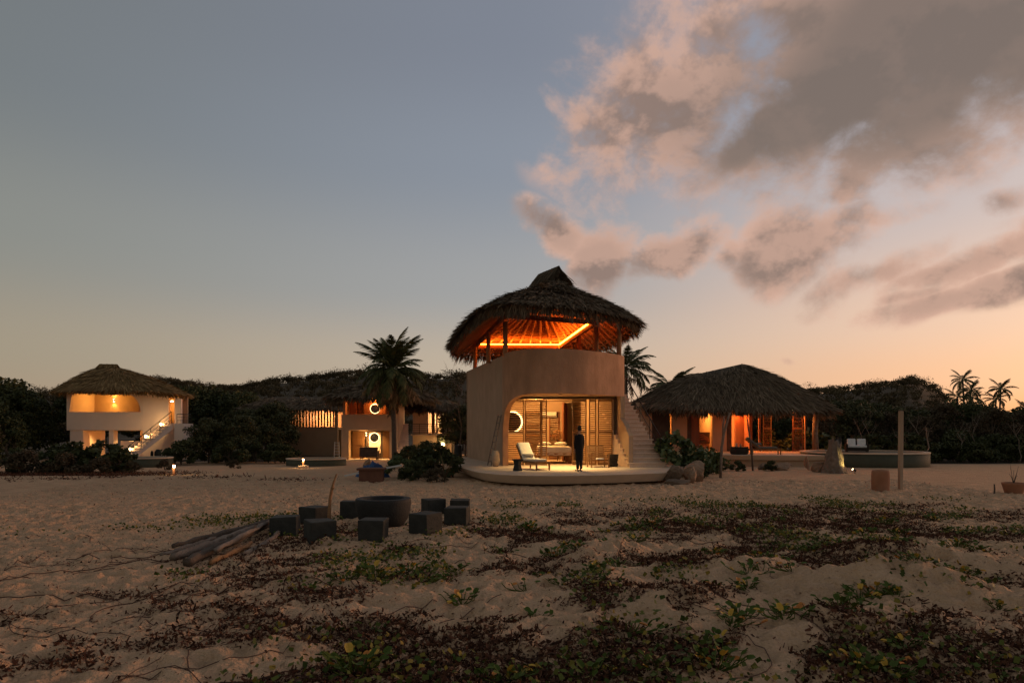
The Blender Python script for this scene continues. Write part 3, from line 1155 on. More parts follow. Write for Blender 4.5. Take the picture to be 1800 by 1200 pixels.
# recessed lamps in the soffit
for x, y, pw in ((.95, 29.3, 160), (2.05, 28.9, 900), (3.45, 29.7, 330)):
    t = empty('soffit_lamp', (x, y, 3.565), 0, 'small recessed lamp in the soffit over the main villa terrace', 'lamp', 'soffit lamps over the main terrace')
    MB().lathe([(.05, -.002), (.07, -.004), (.07, -.014), (.05, -.016)], 14).build('trim', 'black_metal', t)
    MB().lathe([(.001, -.006), (.048, -.006), (.048, -.010), (.001, -.010)], 12).build('bulb', 'lamp_warm', t)
    lamp('SPOT', t, (0, 0, -.03), pw, (1, .68, .27), .05, 100)
# room lamps
t = empty('ceiling_lamp', (1.2, 34.2, 3.55), 0, 'warm ceiling lamp inside the main villa bedroom', 'lamp')
MB().lathe([(.02, 0), (.16, -.02), (.17, -.08), (.02, -.1)], 16).build('lamp_shade', 'lamp_warm', t, smooth=True)
lamp('POINT', t, (0, 0, -.25), 520, (1, .53, .15), .12)
wall_lamp('bright wall lamp behind the right louvres of the main villa', (4.0, 36.9, 2.9), 130)
glow_mirror('round backlit mirror behind the left louvres of the main villa', -.02, 36.88, 2.45, .52)
t = empty('air_conditioner', (1.95, 36.85, 2.85), 0, 'long white air conditioner high on the bedroom wall of the main villa', 'appliance')
MB().box((0, -.12, 0), (.9, .22, .28)).build('casing', 'white_paint', t, bevel=.03)
MB().box((0, -.24, -.09), (.8, .02, .05)).build('vent', 'linen_dark', t)
# bed
t = empty('bed', (2.05, 33.6, FL), 0, 'bed with pale rumpled blanket seen through the open doors of the main villa', 'bed')
for x in (-.72, .72):
    for y in (-.9, .9):
        MB().tube([(x, y, 0), (x, y, .36)], .09, 10).build('leg', 'wood', t)
MB().box((0, 0, .42), (1.7, 2.05, .14)).build('bed_frame', 'wood', t, bevel=.02)
MB().box((0, 0, .64), (1.6, 1.98, .30)).build('mattress', 'cloth_white', t, bevel=.06)
bl = MB()
n = 16
vs = []
for j in range(n + 1):
    for i in range(n + 1):
        u, v = i / n - .5, j / n - .5
        ex = max(0, abs(u) - .36) / .14
        ey = max(0, -v - .36) / .14
        vs.append((u * 1.72 + .012 * math.sin(j * 2.1), v * 1.5 - .32 + .02 * math.sin(i * 1.7), .815 - .42 * max(ex, ey) ** .8 + .012 * math.sin(i * 1.3) * math.cos(j * .9)))
bl.add(vs, [(j * (n + 1) + i, j * (n + 1) + i + 1, (j + 1) * (n + 1) + i + 1, (j + 1) * (n + 1) + i) for j in range(n) for i in range(n)])
bl.build('blanket', 'linen', t, smooth=True)
for x in (-.4, .4):
    MB().lathe([(.05, -.09), (.26, -.05), (.30, 0), (.26, .06), (.05, .1)], 14, (x, .7, .9), 1.1, .7).build('pillow', 'cloth_white', t, smooth=True)
t = empty('wicker_pendant', (2.35, 35.2, 1.75), 0, 'round wicker ornament standing behind the bed of the main villa', 'ornament')
for k in range(7):
    a = k * PI / 7
    MB().tube([(.27 * math.cos(q) * math.cos(a), .27 * math.cos(q) * math.sin(a), .27 * math.sin(q)) for q in np.linspace(0, 2 * PI, 18)[:-1]], .012, 4, closed=True).build('hoop', 'wood', t)
MB().tube([(0, 0, -1.32), (0, 0, -.27)], .02, 6).build('stand', 'wood_dark', t)


# ------------------------------------------------------------------ terrace furniture
def lounger(loc, rz, label, cushion='linen', frame='wood', back=52):
    t = empty('sun_lounger', loc, rz, label, 'lounger')
    # length along +X (foot) from the hinge, back part towards -X
    for y in (-.3, .3):
        MB().bar((-.55, y, .30), (1.12, y, .30), .045, .06).build('side_rail', frame, t)
        MB().box((1.08, y, .15), (.05, .05, .30)).build('leg', frame, t)
        MB().box((-.42, y, .15), (.05, .05, .30)).build('leg', frame, t)
    for y in (-1, 1):
        pass
    MB().bar((1.08, -.3, .07), (1.08, .3, .07), .035, .035).build('stretcher', frame, t)
    for i in range(9):
        MB().box((-.02 + i * .135, 0, .335), (.09, .58, .02)).build('slat', frame, t)
    c, s = math.cos(R(back)), math.sin(R(back))
    bk = MB().bar((-.08 - .83 * c, -.27, .33 + .83 * s), (-.08 - .83 * c, .27, .33 + .83 * s), .05, .03).build('backrest', frame, t)
    for y in (-.29, .29):
        MB().bar((-.08, y, .33), (-.08 - .85 * c, y, .33 + .85 * s), .04, .05).build('back_rail', frame, bk)
    for i in range(6):
        q = .1 + i * .145
        MB().box((-.08 - q * c, 0, .33 + q * s), (.1, .56, .018), ry=R(back)).build('slat', frame, bk)
    MB().box((.40, 0, .40), (1.05, .56, .11)).build('cushion', cushion, t, bevel=.04)
    MB().box((-.08 - .42 * c + .07 * s, 0, .36 + .42 * s + .07 * c), (.86, .56, .1), ry=R(back)).build('back_cushion', cushion, t, bevel=.04)
    MB().lathe([(.04, -.07), (.2, -.045), (.23, 0), (.2, .045), (.04, .07)], 14, (0, 0, 0), .9, 1.15).build('pillow', cushion, t, smooth=True).location = (-.10 + .02, 0, .60)
    return t


L1 = lounger((.72, 28.3, FL), math.atan2(-2.0, 1.1), 'wooden sun lounger with raised back and cream cushions on the main villa terrace')
t = empty('side_table', (.22, 27.1, FL), .2, 'small black flared side table beside the cream lounger', 'table')
MB().lathe([(.19, 0), (.19, .03), (.14, .22), (.145, .3), (.175, .42)], 4).build('base', 'black_stone', t)
MB().box((0, 0, .44), (.40, .40, .05), rz=PI / 4 * 0).build('table_top', 'black_stone', t, bevel=.01)
t = empty('ceramic_vase', (-.72, 30.2, FL), 0, 'tall pale ceramic vase standing beside the leaning ladder at the wall corner', 'vase')
MB().lathe([(.10, 0), (.15, .1), (.185, .3), (.175, .5), (.12, .66), (.10, .70), (.08, .69), (.09, .6)], 20).build('vase_body', 'ceramic', t, smooth=True)


def ladder(loc, rz, lean, h, w, n, mt, label, name='ladder', th=.028):
    t = empty(name, loc, rz, label, 'ladder')
    dy = math.sin(lean) * h
    dz = math.cos(lean) * h
    for s in (-1, 1):
        MB().tube([(s * w / 2, 0, 0), (s * w / 2 * .85, dy, dz)], [th, th * .85], 6).build('rail', mt, t)
    for i in range(n):
        q = (i + .7) / n
        if q > .98:
            q = .98
        x = w / 2 * (1 - .15 * q)
        MB().tube([(-x, dy * q, dz * q), (x, dy * q, dz * q)], th * .7, 6).build('rung', mt, t)
    return t


ladder((-1.02, 30.75, FL), R(-62), R(13), 2.35, .36, 8, 'driftwood', 'weathered wooden ladder leaning on the left wall of the main villa')
t = empty('armchair', (3.72, 29.5, FL), R(8), 'slatted teak armchair facing out between the louvres and a dark basket', 'chair')
for x in (-.38, .38):
    MB().box((x, -.34, .30), (.05, .05, .60)).build('leg', 'wood', t)
    MB().box((x, .32, .22), (.05, .05, .44)).build('leg', 'wood', t)
    MB().bar((x, -.40, .615), (x, .34, .60), .06, .03).build('armrest', 'wood', t)
for i in range(6):
    MB().box((0, -.28 + i * .11, .33 - i * .012), (.72, .08, .02)).build('seat_slat', 'wood_h', t)
bk = MB().bar((-.335, .52, .905), (.335, .52, .905), .04, .05).build('backrest', 'wood', t)
for x in (-.36, .36):
    MB().bar((x, .28, .30), (x, .52, .92), .05, .04).build('back_post', 'wood', bk)
for i in range(7):
    q = .12 + i * .135
    MB().box((0, .28 + .24 * q, .30 + .62 * q), (.68, .02, .055), rx=R(-21)).build('slat', 'wood_h', bk)
t = empty('folded_towel', (3.78, 29.38, FL + .345), R(20), 'small white folded towel lying on the teak armchair', 'towel')
MB().box((0, 0, .025), (.32, .2, .05)).build('cloth', 'cloth_white', t, bevel=.02)
t = empty('dark_basket', (4.42, 29.9, FL), 0, 'dark woven basket beside the foot of the main villa stair', 'basket')
MB().lathe([(.18, 0), (.22, .06), (.20, .2), (.22, .36), (.24, .5), (.25, .55), (.22, .55), (.2, .45)], 18).build('basket_body', 'basket', t, smooth=True)
for z in (.12, .28, .44):
    MB().tube([(.225 * math.cos(a), .225 * math.sin(a), z) for a in np.linspace(0, 2 * PI, 20)[:-1]], .018, 5, closed=True).build('band', 'basket', t)
t = empty('dark_planter', (-2.95, 37.4, FL), 0, 'dark cylindrical planter at the left end of the main villa terrace', 'planter')
MB().lathe([(.18, 0), (.2, .02), (.2, .72), (.17, .74), (.16, .68)], 18).build('planter_body', 'black_stone', t, smooth=False)

# ================================================================== white villa (left)
GL = -.40
V2 = empty('white_villa', (-31, 55, GL), 0, 'white two-storey villa with yellow-lit upper opening and tan thatched roof', 'house', world_parts=True)
# lower storey: piers round the dark carport-like opening, low screen wall
MB().box((-35.15, 55.55, .76), (1.05, .9, 2.32)).build('pier', 'plaster_white', V2)
MB().box((-32.38, 55.45, .76), (.36, .6, 2.32)).build('pier', 'plaster_white', V2)
MB().box((-30.9, 55.9, .32), (2.2, .16, 1.44)).build('screen_wall', 'plaster_white', V2)
MB().box((-29.4, 59.6, .76), (6.0, .2, 2.32)).build('wall', 'plaster_white', V2)
MB().box((-35.55, 57.6, .76), (.2, 3.8, 2.32)).build('wall', 'plaster_white', V2)
# right body of the house, full height, with the tall doorway
MB().plate([(0, 0), (2.0, 0), (2.0, 5.2), (0, 5.3)], (-29.75, 55.0, GL), (.995, .10, 0), (-.1, .995, 0), .3).build('wall', 'plaster_white', V2)
MB().plate([(2.0, 0), (2.0, 2.86), (2.45, 2.86), (2.45, 5.0), (2.95, 4.85), (2.95, 0)], (-29.75, 55.0, GL), (.995, .10, 0), (-.1, .995, 0), .3).build('wall', 'plaster_white', V2)
MB().bar((-26.9, 55.4, 2.05), (-28.9, 58.6, 2.05), .2, 4.85).build('wall', 'plaster_white', V2)
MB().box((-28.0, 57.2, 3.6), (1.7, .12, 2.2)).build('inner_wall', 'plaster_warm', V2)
# parapet band and storey slab
MB().box((-32.8, 55.14, 2.66), (6.2, .28, 1.48)).build('parapet', 'plaster_white', V2, bevel=.03)
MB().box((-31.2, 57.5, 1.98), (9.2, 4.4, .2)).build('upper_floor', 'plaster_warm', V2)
MB().box((-35.75, 57.5, 2.66), (.28, 4.4, 1.48)).build('parapet', 'plaster_white', V2)
# upper front wall with rounded opening
zt, zb = 4.95, 3.40
outer = [(-35.9, zb), (-35.9, 5.2), (-29.72, 5.2), (-29.72, zb)]
poly = [(0.0, zb), (0.0, 5.15), (6.18, 5.15), (6.18, zb), (5.98, zb)]
inner = arc(4.7, zb, 1.26, 0, 90, 10, 1.46)
poly = [(6.18, 5.15), (6.18, zb), ] + inner + arc(.75, 4.5, .38, 90, 180, 6, .36) + [(.22, zb), (0, zb), (0, 5.15)]
MB().plate(poly, (-35.9, 55.02, 0), (1, 0, 0), (0, 1, 0), .26).build('arch_wall', 'plaster_white', V2)
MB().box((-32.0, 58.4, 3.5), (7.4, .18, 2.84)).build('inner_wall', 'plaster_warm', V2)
MB().box((-35.76, 57.2, 4.3), (.2, 4.0, 1.8)).build('wall', 'plaster_white', V2)
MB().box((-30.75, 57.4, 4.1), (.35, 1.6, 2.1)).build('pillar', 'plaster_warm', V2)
MB().box((-30.0, 57.9, 3.6), (.8, .06, 2.4)).build('door', 'wood', V2)
r2 = Roof([(-36.5, 53.9, 5.25), (-32.5, 53.3, 5.28), (-28.6, 54.0, 5.15), (-26.6, 55.2, 4.9), (-28.6, 60.0, 4.95), (-32, 61.4, 5.0), (-37.4, 60.6, 5.1)], (-34.3, 57.0, 7.15), (-32.9, 56.6, 7.1), bow=.0, th=.42, dome=.07)
r2.build(V2, ('thatch_tan', 'thatch_base_tan'), 17000, blen=.85, bw=.075, courses=13, fringe=4200, flen=.36, cap=.3, capn=800)
MB().prism([(-36.9, 54.2), (-26.2, 54.2), (-26.2, 61), (-36.9, 61)], GL - .6, GL).build('terrace', 'concrete', V2)
st2, d2, s2_, o2_ = stairs(V2, (-29.75, 51.6, GL), (.52, .85), 1.2, 15, .191, .245, 'plaster_white', solid=False)
rail_f = [o2_ + d2 * ((i + .5) * .245) + s2_ * 1.12 + Vector((0, 0, (i + 1) * .191)) for i in (0, 4, 7, 10, 14)]
railing(V2, rail_f, .95, .022, 2)
MB().box((-26.35, 54.8, 1.03), (.75, 1.6, 2.86)).build('landing', 'plaster_white', V2)
MB().box((-27.3, 55.6, 2.36), (1.6, 1.2, .2)).build('landing', 'plaster_white', V2)
railing(V2, [(-26.6, 54.2, 2.46), (-26.05, 54.2, 2.46), (-26.05, 55.4, 2.46)], .75, .02, 2)
for i, w in ((3, 'low'), (8, 'middle'), (13, 'top')):
    p = o2_ + d2 * ((i + .3) * .245) + s2_ * .12 + Vector((0, 0, (i + 1) * .191))
    t = empty('step_lamp', p, 0, 'small glowing lantern on a %s step of the white villa stair' % w, 'lamp', 'step lamps of the white villa')
    MB().lathe([(.05, 0), (.05, .03), (.04, .035), (.04, .04)], 10).build('base', 'black_metal', t)
    MB().lathe([(.045, .041), (.05, .1), (.045, .2), (.02, .22)], 10).build('bulb', 'lamp_small', t)
    lamp('POINT', t, (0, 0, .32), 20, (1, .62, .24), .05)
wall_lamp('bright up-and-down wall lamp in the upper opening of the white villa', (-33.95, 58.28, 4.45), 230, (1, .48, .09))
for x, pw in ((-34.7, 22), (-31.0, 60)):
    t = empty('soffit_lamp', (x, 56.8, 1.875), 0, 'recessed lamp under the white villa floor beside its %s' % ('dark opening' if x < -33 else 'screen wall'), 'lamp', 'soffit lamps of the white villa')
    MB().lathe([(.06, -.002), (.08, -.004), (.08, -.014), (.06, -.016)], 12).build('trim', 'black_metal', t)
    MB().lathe([(.001, -.006), (.058, -.006), (.058, -.010), (.001, -.010)], 12).build('bulb', 'lamp_warm', t)
    lamp('SPOT', t, (0, 0, -.05), pw * 14, (1, .60, .2), .06, 150)
t = empty('ceiling_lamp', (-28.0, 56.2, 4.35), 0, 'amber lamp behind the tall doorway at the top of the white villa stair', 'lamp')
MB().lathe([(.02, 0), (.1, -.03), (.11, -.08), (.02, -.1)], 12).build('lamp_shade', 'lamp_warm', t)
lamp('POINT', t, (0, 0, -.35), 60, (1, .48, .09), .1)
ladder((-30.6, 54.7, GL), 0, R(8), 1.15, .38, 4, 'driftwood_dark', 'short dark ladder leaning on the white villa screen wall')
t = empty('inscribed_stone', (-27.9, 52.9, GL), .2, 'low dark rounded stone pair under the white villa stair', 'stone')
MB().lathe([(.16, 0), (.2, .3), (.17, .62), (.08, .74)], 10, (0, 0, 0), .5).build('stone', 'black_stone', t, smooth=True)
MB().lathe([(.2, 0), (.26, .3), (.24, .66), (.1, .85)], 12, (.42, 0, 0), 1).build('stone', 'black_stone', t, smooth=True)


def round_pool(loc, rx, ry, h, label, name='plunge_pool', mt='pool_green', rim=.22, wz=.12, sy=1.0):
    t = empty(name, loc, 0, label, 'pool')
    k = ry / rx
    MB().lathe([(rx - .03, 0), (rx, .04), (rx, h - .07)], 44, (0, 0, 0), 1, k).build('pool_wall', mt, t, smooth=True)
    m = MB()
    n = 44
    vs = []
    for r_, z in ((rx + .025, h - .068), (rx + .025, h), (rx - rim, h), (rx - rim, h - .35)):
        vs += [(r_ * math.cos(2 * PI * q / n), r_ * math.sin(2 * PI * q / n) * k, z) for q in range(n)]
    m.add(vs, [(a * n + q, a * n + (q + 1) % n, (a + 1) * n + (q + 1) % n, (a + 1) * n + q) for a in range(3) for q in range(n)]).build('rim', 'concrete', t)
    MB().lathe([(rx - rim - .002, h - wz - .02), (rx - rim - .002, h - wz)], 44, (0, 0, 0), 1, k).build('water', 'water', t)
    return t


round_pool((-24.2, 44.6, -.5), 1.95, 1.5, .72, 'grey-green plunge pool in front of the white villa stair', mt='pool_green')


def bollard(x, y, h, label, power, block=False):
    z = gz(x, y)
    t = empty('bollard_lamp', (x, y, z - .02), 0, label, 'lamp')
    if block:
        MB().box((0, 0, .09), (.55, .42, .2)).build('block', 'concrete', t, bevel=.02)
        b0 = .19
    else:
        b0 = 0
    MB().lathe([(.06, b0), (.06, b0 + h * .74), (.065, b0 + h * .75)], 12).build('post', 'terracotta', t)
    MB().lathe([(.045, b0 + h * .75), (.05, b0 + h * .93)], 12).build('bulb', 'lamp_small', t)
    MB().lathe([(.068, b0 + h * .93), (.07, b0 + h), (.03, b0 + h * 1.02)], 12).build('cap', 'terracotta', t)
    lamp('POINT', t, (0, -.14, b0 + h * .84), power, (1, .68, .30), .05)
    return t


bollard(-15.35, 31.0, .5, 'glowing terracotta bollard lamp in the sand before the grey-green pool', 12)
bollard(-12.9, 42.2, .42, 'glowing lamp on a pale block beside the round pool', 26, True)

# ================================================================== taupe villa behind the palm (centre left)
V3 = empty('taupe_villa', (-11.5, 55, GL), 0, 'taupe two-storey villa with two backlit round mirrors behind the big palm', 'house', world_parts=True)
MB().box((-13.45, 55.3, .76), (.6, .7, 2.32)).build('pier', 'plaster_warm', V3)
MB().box((-9.55, 55.3, .76), (.62, .7, 2.32)).build('pier', 'plaster_warm', V3)
MB().box((-11.48, 55.15, 2.56), (4.55, .3, 1.3)).build('parapet', 'plaster_warm', V3, bevel=.03)
MB().box((-11.48, 57.2, 1.98), (4.5, 3.8, .2)).build('upper_floor', 'plaster_warm', V3)
MB().box((-11.48, 58.4, 2.3), (4.5, .2, 5.4)).build('wall', 'plaster_warm', V3)
for x in (-13.65, -9.3):
    MB().box((x, 57.0, 2.2), (.2, 3.0, 5.2)).build('wall', 'plaster_warm', V3)
MB().box((-12.62, 56.0, .72), (1.05, .09, 2.2)).build('door', 'wood', V3)
for z in (.25, .95, 1.5):
    MB().box((-12.62, 55.94, z), (.86, .03, .5)).build('door_panel', 'wood', V3, bevel=.01)
MB().box((-11.3, 56.3, .8), (1.5, .12, 2.3)).build('niche_frame', 'wood_dark', V3)
MB().box((-11.3, 56.22, .9), (.95, .05, 1.7)).build('niche_back', 'plaster_white', V3)
MB().box((-10.2, 56.1, .74), (.8, .1, 2.2)).build('door', 'wood', V3)
for x, w, m_ in ((-13.1, .55, 'wood_red'), (-11.95, .5, 'wood'), (-10.55, .3, 'wood'), (-9.95, .5, 'wood_red')):
    MB().box((x, 56.2, 3.9), (w, .1, 1.7)).build('shutter', m_, V3)
MB().box((-11.27, 56.5, 3.9), (1.3, .1, 1.7)).build('niche_back', 'wood', V3)
r3 = Roof([(-15.0, 53.4, 4.55), (-11.0, 52.9, 4.6), (-7.0, 53.6, 4.5), (-6.4, 57, 4.5), (-7.2, 61.0, 4.5), (-14.8, 61.2, 4.5)], (-11.6, 57.2, 6.15), (-9.6, 57.0, 6.15), bow=.03, th=.36)
r3.build(V3, ('thatch', 'thatch_base'), 8000, blen=.85, bw=.08, courses=11, fringe=3000, flen=.5, cap=.25, capn=500)
MB().prism([(-15.3, 53.2), (-8.0, 53.2), (-7.4, 55), (-7.4, 60), (-15.3, 60)], GL - .5, GL).build('terrace', 'concrete', V3)
stairs(V3, (-9.2, 54.2, GL), (-.16, .987), 1.0, 15, .19, .26, 'stone_step')
glow_mirror('round mirror with glowing rim in the ground-floor niche of the taupe villa', -11.32, 56.19, 1.32, .36)
glow_mirror('round mirror with glowing rim on the upper floor of the taupe villa', -11.32, 56.44, 3.70, .36)
wall_lamp('warm lamp over the ground-floor door of the taupe villa', (-11.98, 56.2, 1.6), 80, (1, .56, .17))
t = empty('ceiling_lamp', (-11.4, 55.7, 1.87), 0, 'recessed lamp under the floor of the taupe villa', 'lamp')
MB().lathe([(.06, -.002), (.08, -.004), (.08, -.014), (.06, -.016)], 12).build('trim', 'black_metal', t)
MB().lathe([(.001, -.006), (.058, -.006), (.058, -.010), (.001, -.010)], 12).build('bulb', 'lamp_warm', t)
lamp('SPOT', t, (0, 0, -.05), 520, (1, .58, .19), .06, 150)
t = empty('pendant_lamp', (-11.1, 55.9, 4.5), 0, 'orange pendant lamp on the upper floor of the taupe villa', 'lamp')
MB().lathe([(.02, 0), (.12, -.12), (.13, -.16), (.02, -.17)], 12).build('lamp_shade', 'led_strip', t)
lamp('POINT', t, (0, 0, -.3), 160, (1, .32, .07), .08)
bollard_like = empty('step_lamp', (-8.95, 54.05, GL), 0, 'small glowing lantern at the foot of the taupe villa stair', 'lamp')
MB().lathe([(.06, 0), (.06, .06)], 10).build('base', 'black_metal', bollard_like)
MB().lathe([(.055, .061), (.06, .15), (.05, .22)], 10).build('bulb', 'lamp_small', bollard_like)
lamp('POINT', bollard_like, (.2, -.1, .3), 16, (1, .62, .26), .05)
t = empty('sofa', (-11.4, 54.6, GL), 0, 'dark brown outdoor sofa below the glowing mirror of the taupe villa', 'sofa')
MB().box((0, 0, .32), (1.45, .75, .25)).build('seat', 'wood_dark', t, bevel=.04)
MB().box((0, -.34, .62), (1.45, .12, .75)).build('backrest', 'wood_dark', t, bevel=.04)
for s in (-1, 1):
    MB().box((s * .68, 0, .5), (.1, .75, .4)).build('armrest', 'wood_dark', t, bevel=.03)
    for y in (-.3, .3):
        MB().box((s * .62, y, .1), (.07, .07, .2)).build('leg', 'wood_dark', t)
ladder((-14.05, 54.7, GL), 0, R(4), 1.4, .42, 6, 'white_paint', 'white ladder standing at the left corner of the taupe villa', th=.03)
round_pool((-13.3, 46.4, -.55), 2.0, 1.5, .62, 'round concrete plunge pool beside the lamp on a block')
MB()


# ---- long wings behind
def wing(name, label, x0, x1, y, z0, zsill, zhead, panels, eave, roofz, lamp_x, pw, col, lower):
    t = empty(name, ((x0 + x1) / 2, y, z0), 0, label, 'house', world_parts=True)
    MB().box(((x0 + x1) / 2, y, (z0 + zsill) / 2), (x1 - x0, .25, zsill - z0)).build('wall', 'plaster_warm', t)
    MB().box(((x0 + x1) / 2, y + 3.2, (z0 + zhead) / 2), (x1 - x0, .2, zhead - z0 + .6)).build('wall', 'plaster_warm', t)
    MB().box(((x0 + x1) / 2, y + 1.6, zsill - .14), (x1 - x0 - .1, 3.0, .2)).build('upper_floor', 'plaster_warm', t)
    for a, b, m_ in panels:
        MB().box(((a + b) / 2, y, (zsill + zhead) / 2 + .002), (b - a, .12, zhead - zsill)).build('panel' if m_ != 'wood' else 'slat', m_, t)
    MB().box(((x0 + x1) / 2, y, zhead + .1), (x1 - x0 + .2, .22, .2)).build('head_beam', 'wood_dark', t)
    r = Roof(eave, roofz[0], roofz[1], bow=.02, th=.3)
    r.build(t, ('thatch', 'thatch_base'), 5000, blen=1.0, bw=.09, courses=9, fringe=1800, flen=.4)
    lt = empty('wing_lamp', (lamp_x, y + 2.0, zhead), 0, 'bright lamp inside the %s' % label.split(' with ')[0], 'lamp')
    MB().lathe([(.05, 0), (.06, -.02), (.06, -.25), (.02, -.28)], 12).build('lamp_tube', 'ring_glow', lt)
    lamp('POINT', lt, (0, -.25, -.7), pw, col, .1)
    return t


wing('low_wing', 'low dim wing with a row of upright timber slats left of the taupe villa', -20.8, -15.8, 62, GL, 2.2, 3.75,
     [(-20.8, -20.1, 'plaster_warm'), (-16.1, -15.8, 'plaster_warm')] + [(-20.05 + i * .27, -20.05 + i * .27 + .11, 'wood') for i in range(15)],
     [(-24.5, 60.0, 3.9), (-15.5, 60.0, 3.9), (-15.0, 67, 3.9), (-24.5, 67, 3.9)], ((-22, 63.4, 5.0), (-17, 63.4, 5.0)), -17.6, 430, (1, .50, .2), False)
wing('balcony_wing', 'narrow wing with pale curtained doors and balcony right of the palm', -9.0, -5.5, 62, GL, 1.65, 3.55,
     [(-9.0, -7.6, 'plaster_white'), (-7.3, -7.0, 'wood'), (-6.15, -5.9, 'linen'), (-5.75, -5.5, 'plaster_white'), (-6.9, -6.75, 'wood')],
     [(-12.0, 60.4, 3.75), (-4.6, 60.2, 3.75), (-4.4, 67, 3.75), (-12.0, 67, 3.75)], ((-10, 63.2, 4.7), (-6, 63.2, 4.7)), -6.5, 560, (1, .70, .36), True)
t = empty('balcony_railing', (-7.2, 61.2, 1.55), 0, 'thin wire railing before the curtained doors of the narrow wing', 'railing', world_parts=True)
MB().box((-7.2, 61.45, 1.5), (3.7, .9, .12)).build('balcony_slab', 'concrete', t)
railing(t, [(-9.0 + i * .72, 61.05, 1.56) for i in range(6)], .9, .018, 4)
t = empty('ground_lamp', (-6.2, 61.2, 0.4), 0, 'warm lamp on the ground floor of the narrow wing behind the shrubs', 'lamp')
MB().lathe([(.16, .0), (.2, .2), (.17, .42), (.05, .45)], 12).build('lamp_shade', 'ring_glow', t, smooth=True)
MB().tube([(0, 0, -.8), (0, 0, 0)], .03, 6).build('stand', 'black_metal', t)
lamp('POINT', t, (0, -.4, .3), 130, (1, .70, .32), .1)

# ================================================================== right villa
V4 = empty('thatched_pavilion', (14.5, 44, 0), 0, 'single-storey pavilion with orange-lit open doors under a broad drooping thatch roof', 'house', world_parts=True)
DK = .62
WY = 44.0
deck = spline([(8.3, 47), (8.6, 43.0), (10.2, 39.6), (13.0, 37.6), (16.0, 37.2), (19.0, 37.8), (21.5, 38.6), (23.0, 40.0), (23.2, 44), (22, 49)], 8)
MB().prism(deck, DK - .27, DK, inset_bottom=.2).build('deck', 'concrete', V4, bevel=.02)
MB().prism([(15.5 + (x - 15.5) * .95, 44.5 + (y - 44.5) * .95) for x, y in deck], -.9, DK - .275).build('plinth', 'plaster_warm', V4)
H4 = 3.75
for x0, x1, m_, th in ((8.0, 9.0, 'plaster_warm', .25), (10.30, 11.26, 'plaster_warm', .25), (12.9, 13.80, 'plaster_warm', .25)):
    MB().box(((x0 + x1) / 2, WY, (DK + H4) / 2), (x1 - x0, th, H4 - DK)).build('wall', m_, V4)
MB().box((9.6, WY + .1, (DK + H4) / 2), (1.2, .1, H4 - DK)).build('door', 'wood_dark', V4)
MB().box((11.42, WY + .05, (DK + H4) / 2), (.3, .12, H4 - DK)).build('door_frame', 'wood_dark', V4)
MB().box((11.82, WY, (DK + H4) / 2), (.52, .06, H4 - DK)).build('door', 'wood_red', V4)
MB().box((13.98, WY + .04, (DK + H4) / 2), (.34, .12, H4 - DK)).build('door_frame', 'wood_dark', V4)
louvre_door(V4, 16.1, 16.65, WY - .2, DK + .01, H4 - .2, 'shutter_door', mt='wood')
louvre_door(V4, 17.95, 18.62, WY - .3, DK + .01, H4 - .2, 'shutter_door', mt='wood_red', slat_mat='wood_red')
MB().box((15.95, WY, (DK + H4) / 2), (.12, .14, H4 - DK)).build('door_frame', 'wood_red', V4)
MB().tube([(18.95, 42.6, DK), (18.9, 42.6, 2.0), (19.0, 42.6, 3.5)], [.20, .17, .19], 10).build('post', 'driftwood', V4, smooth=True)
MB().tube([(18.62, 43.4, DK), (18.62, 43.4, 3.5)], .06, 8).build('post', 'wood_post', V4)
# rooms
MB().box((11.5, 48.5, 2.1), (7.2, .2, 3.1)).build('wall', 'plaster_warm', V4)
MB().box((15.6, 46.6, 2.1), (.2, 4.0, 3.1)).build('wall', 'wood_red', V4)
MB().box((13.4, 46.6, 2.1), (.2, 3.6, 3.1)).build('wall', 'plaster_warm', V4)
MB().box((14.9, 47.6, 2.1), (1.3, .1, 3.0)).build('wardrobe', 'plaster_warm', V4)
MB().box((14.25, 47.2, 2.1), (.1, .9, 3.0)).build('shelf_side', 'wood', V4)
for z in (1.2, 1.75, 2.3, 2.85):
    MB().box((14.35, 46.9, z), (.5, .4, .04)).build('shelf', 'wood', V4)
MB().box((15.25, 45.6, 2.1), (.7, .06, 3.0)).build('curtain', 'wood_red', V4)
MB().box((12.45, 47.4, 2.1), (.22, .1, 3.0)).build('curtain', 'wood_red', V4)
rf4 = Roof([(7.7, 44.8, 3.7), (10.4, 42.1, 3.42), (15.0, 41.2, 3.36), (19.4, 41.2, 3.3), (20.5, 43.6, 3.35), (19.6, 48.5, 3.5), (14, 50.6, 3.5), (9.2, 49.5, 3.7)], (12.7, 46.0, 5.8), (15.2, 45.4, 6.35), bow=.0, th=.45, dome=.09)
rr4 = rf4.build(V4, ('thatch', 'thatch_base'), 24000, blen=.8, bw=.065, courses=14, fringe=6500, flen=.5)
rafters(rf4, rr4, 34, .06, .9, 'wood_post', r=.05)
t = empty('table_lamp', (13.95, 45.5, DK), 0, 'glowing globe lamp on a dark stand inside the pavilion doorway', 'lamp')
MB().tube([(0, 0, 0), (0, 0, .58)], .05, 8).build('stand', 'wood_dark', t)
MB().lathe([(.04, .58), (.15, .66), (.17, .76), (.12, .88), (.04, .92)], 14).build('globe', 'lamp_warm', t, smooth=True)
lamp('POINT', t, (0, -.25, 1.2), 110, (1, .5, .15), .12)
t = empty('ceiling_lamp', (14.6, 45.4, 3.45), 0, 'orange ceiling lamp in the middle room of the pavilion', 'lamp')
MB().lathe([(.02, 0), (.14, -.03), (.15, -.08), (.02, -.1)], 14).build('lamp_shade', 'lamp_warm', t)
lamp('POINT', t, (0, 0, -.3), 520, (1, .22, .03), .12)
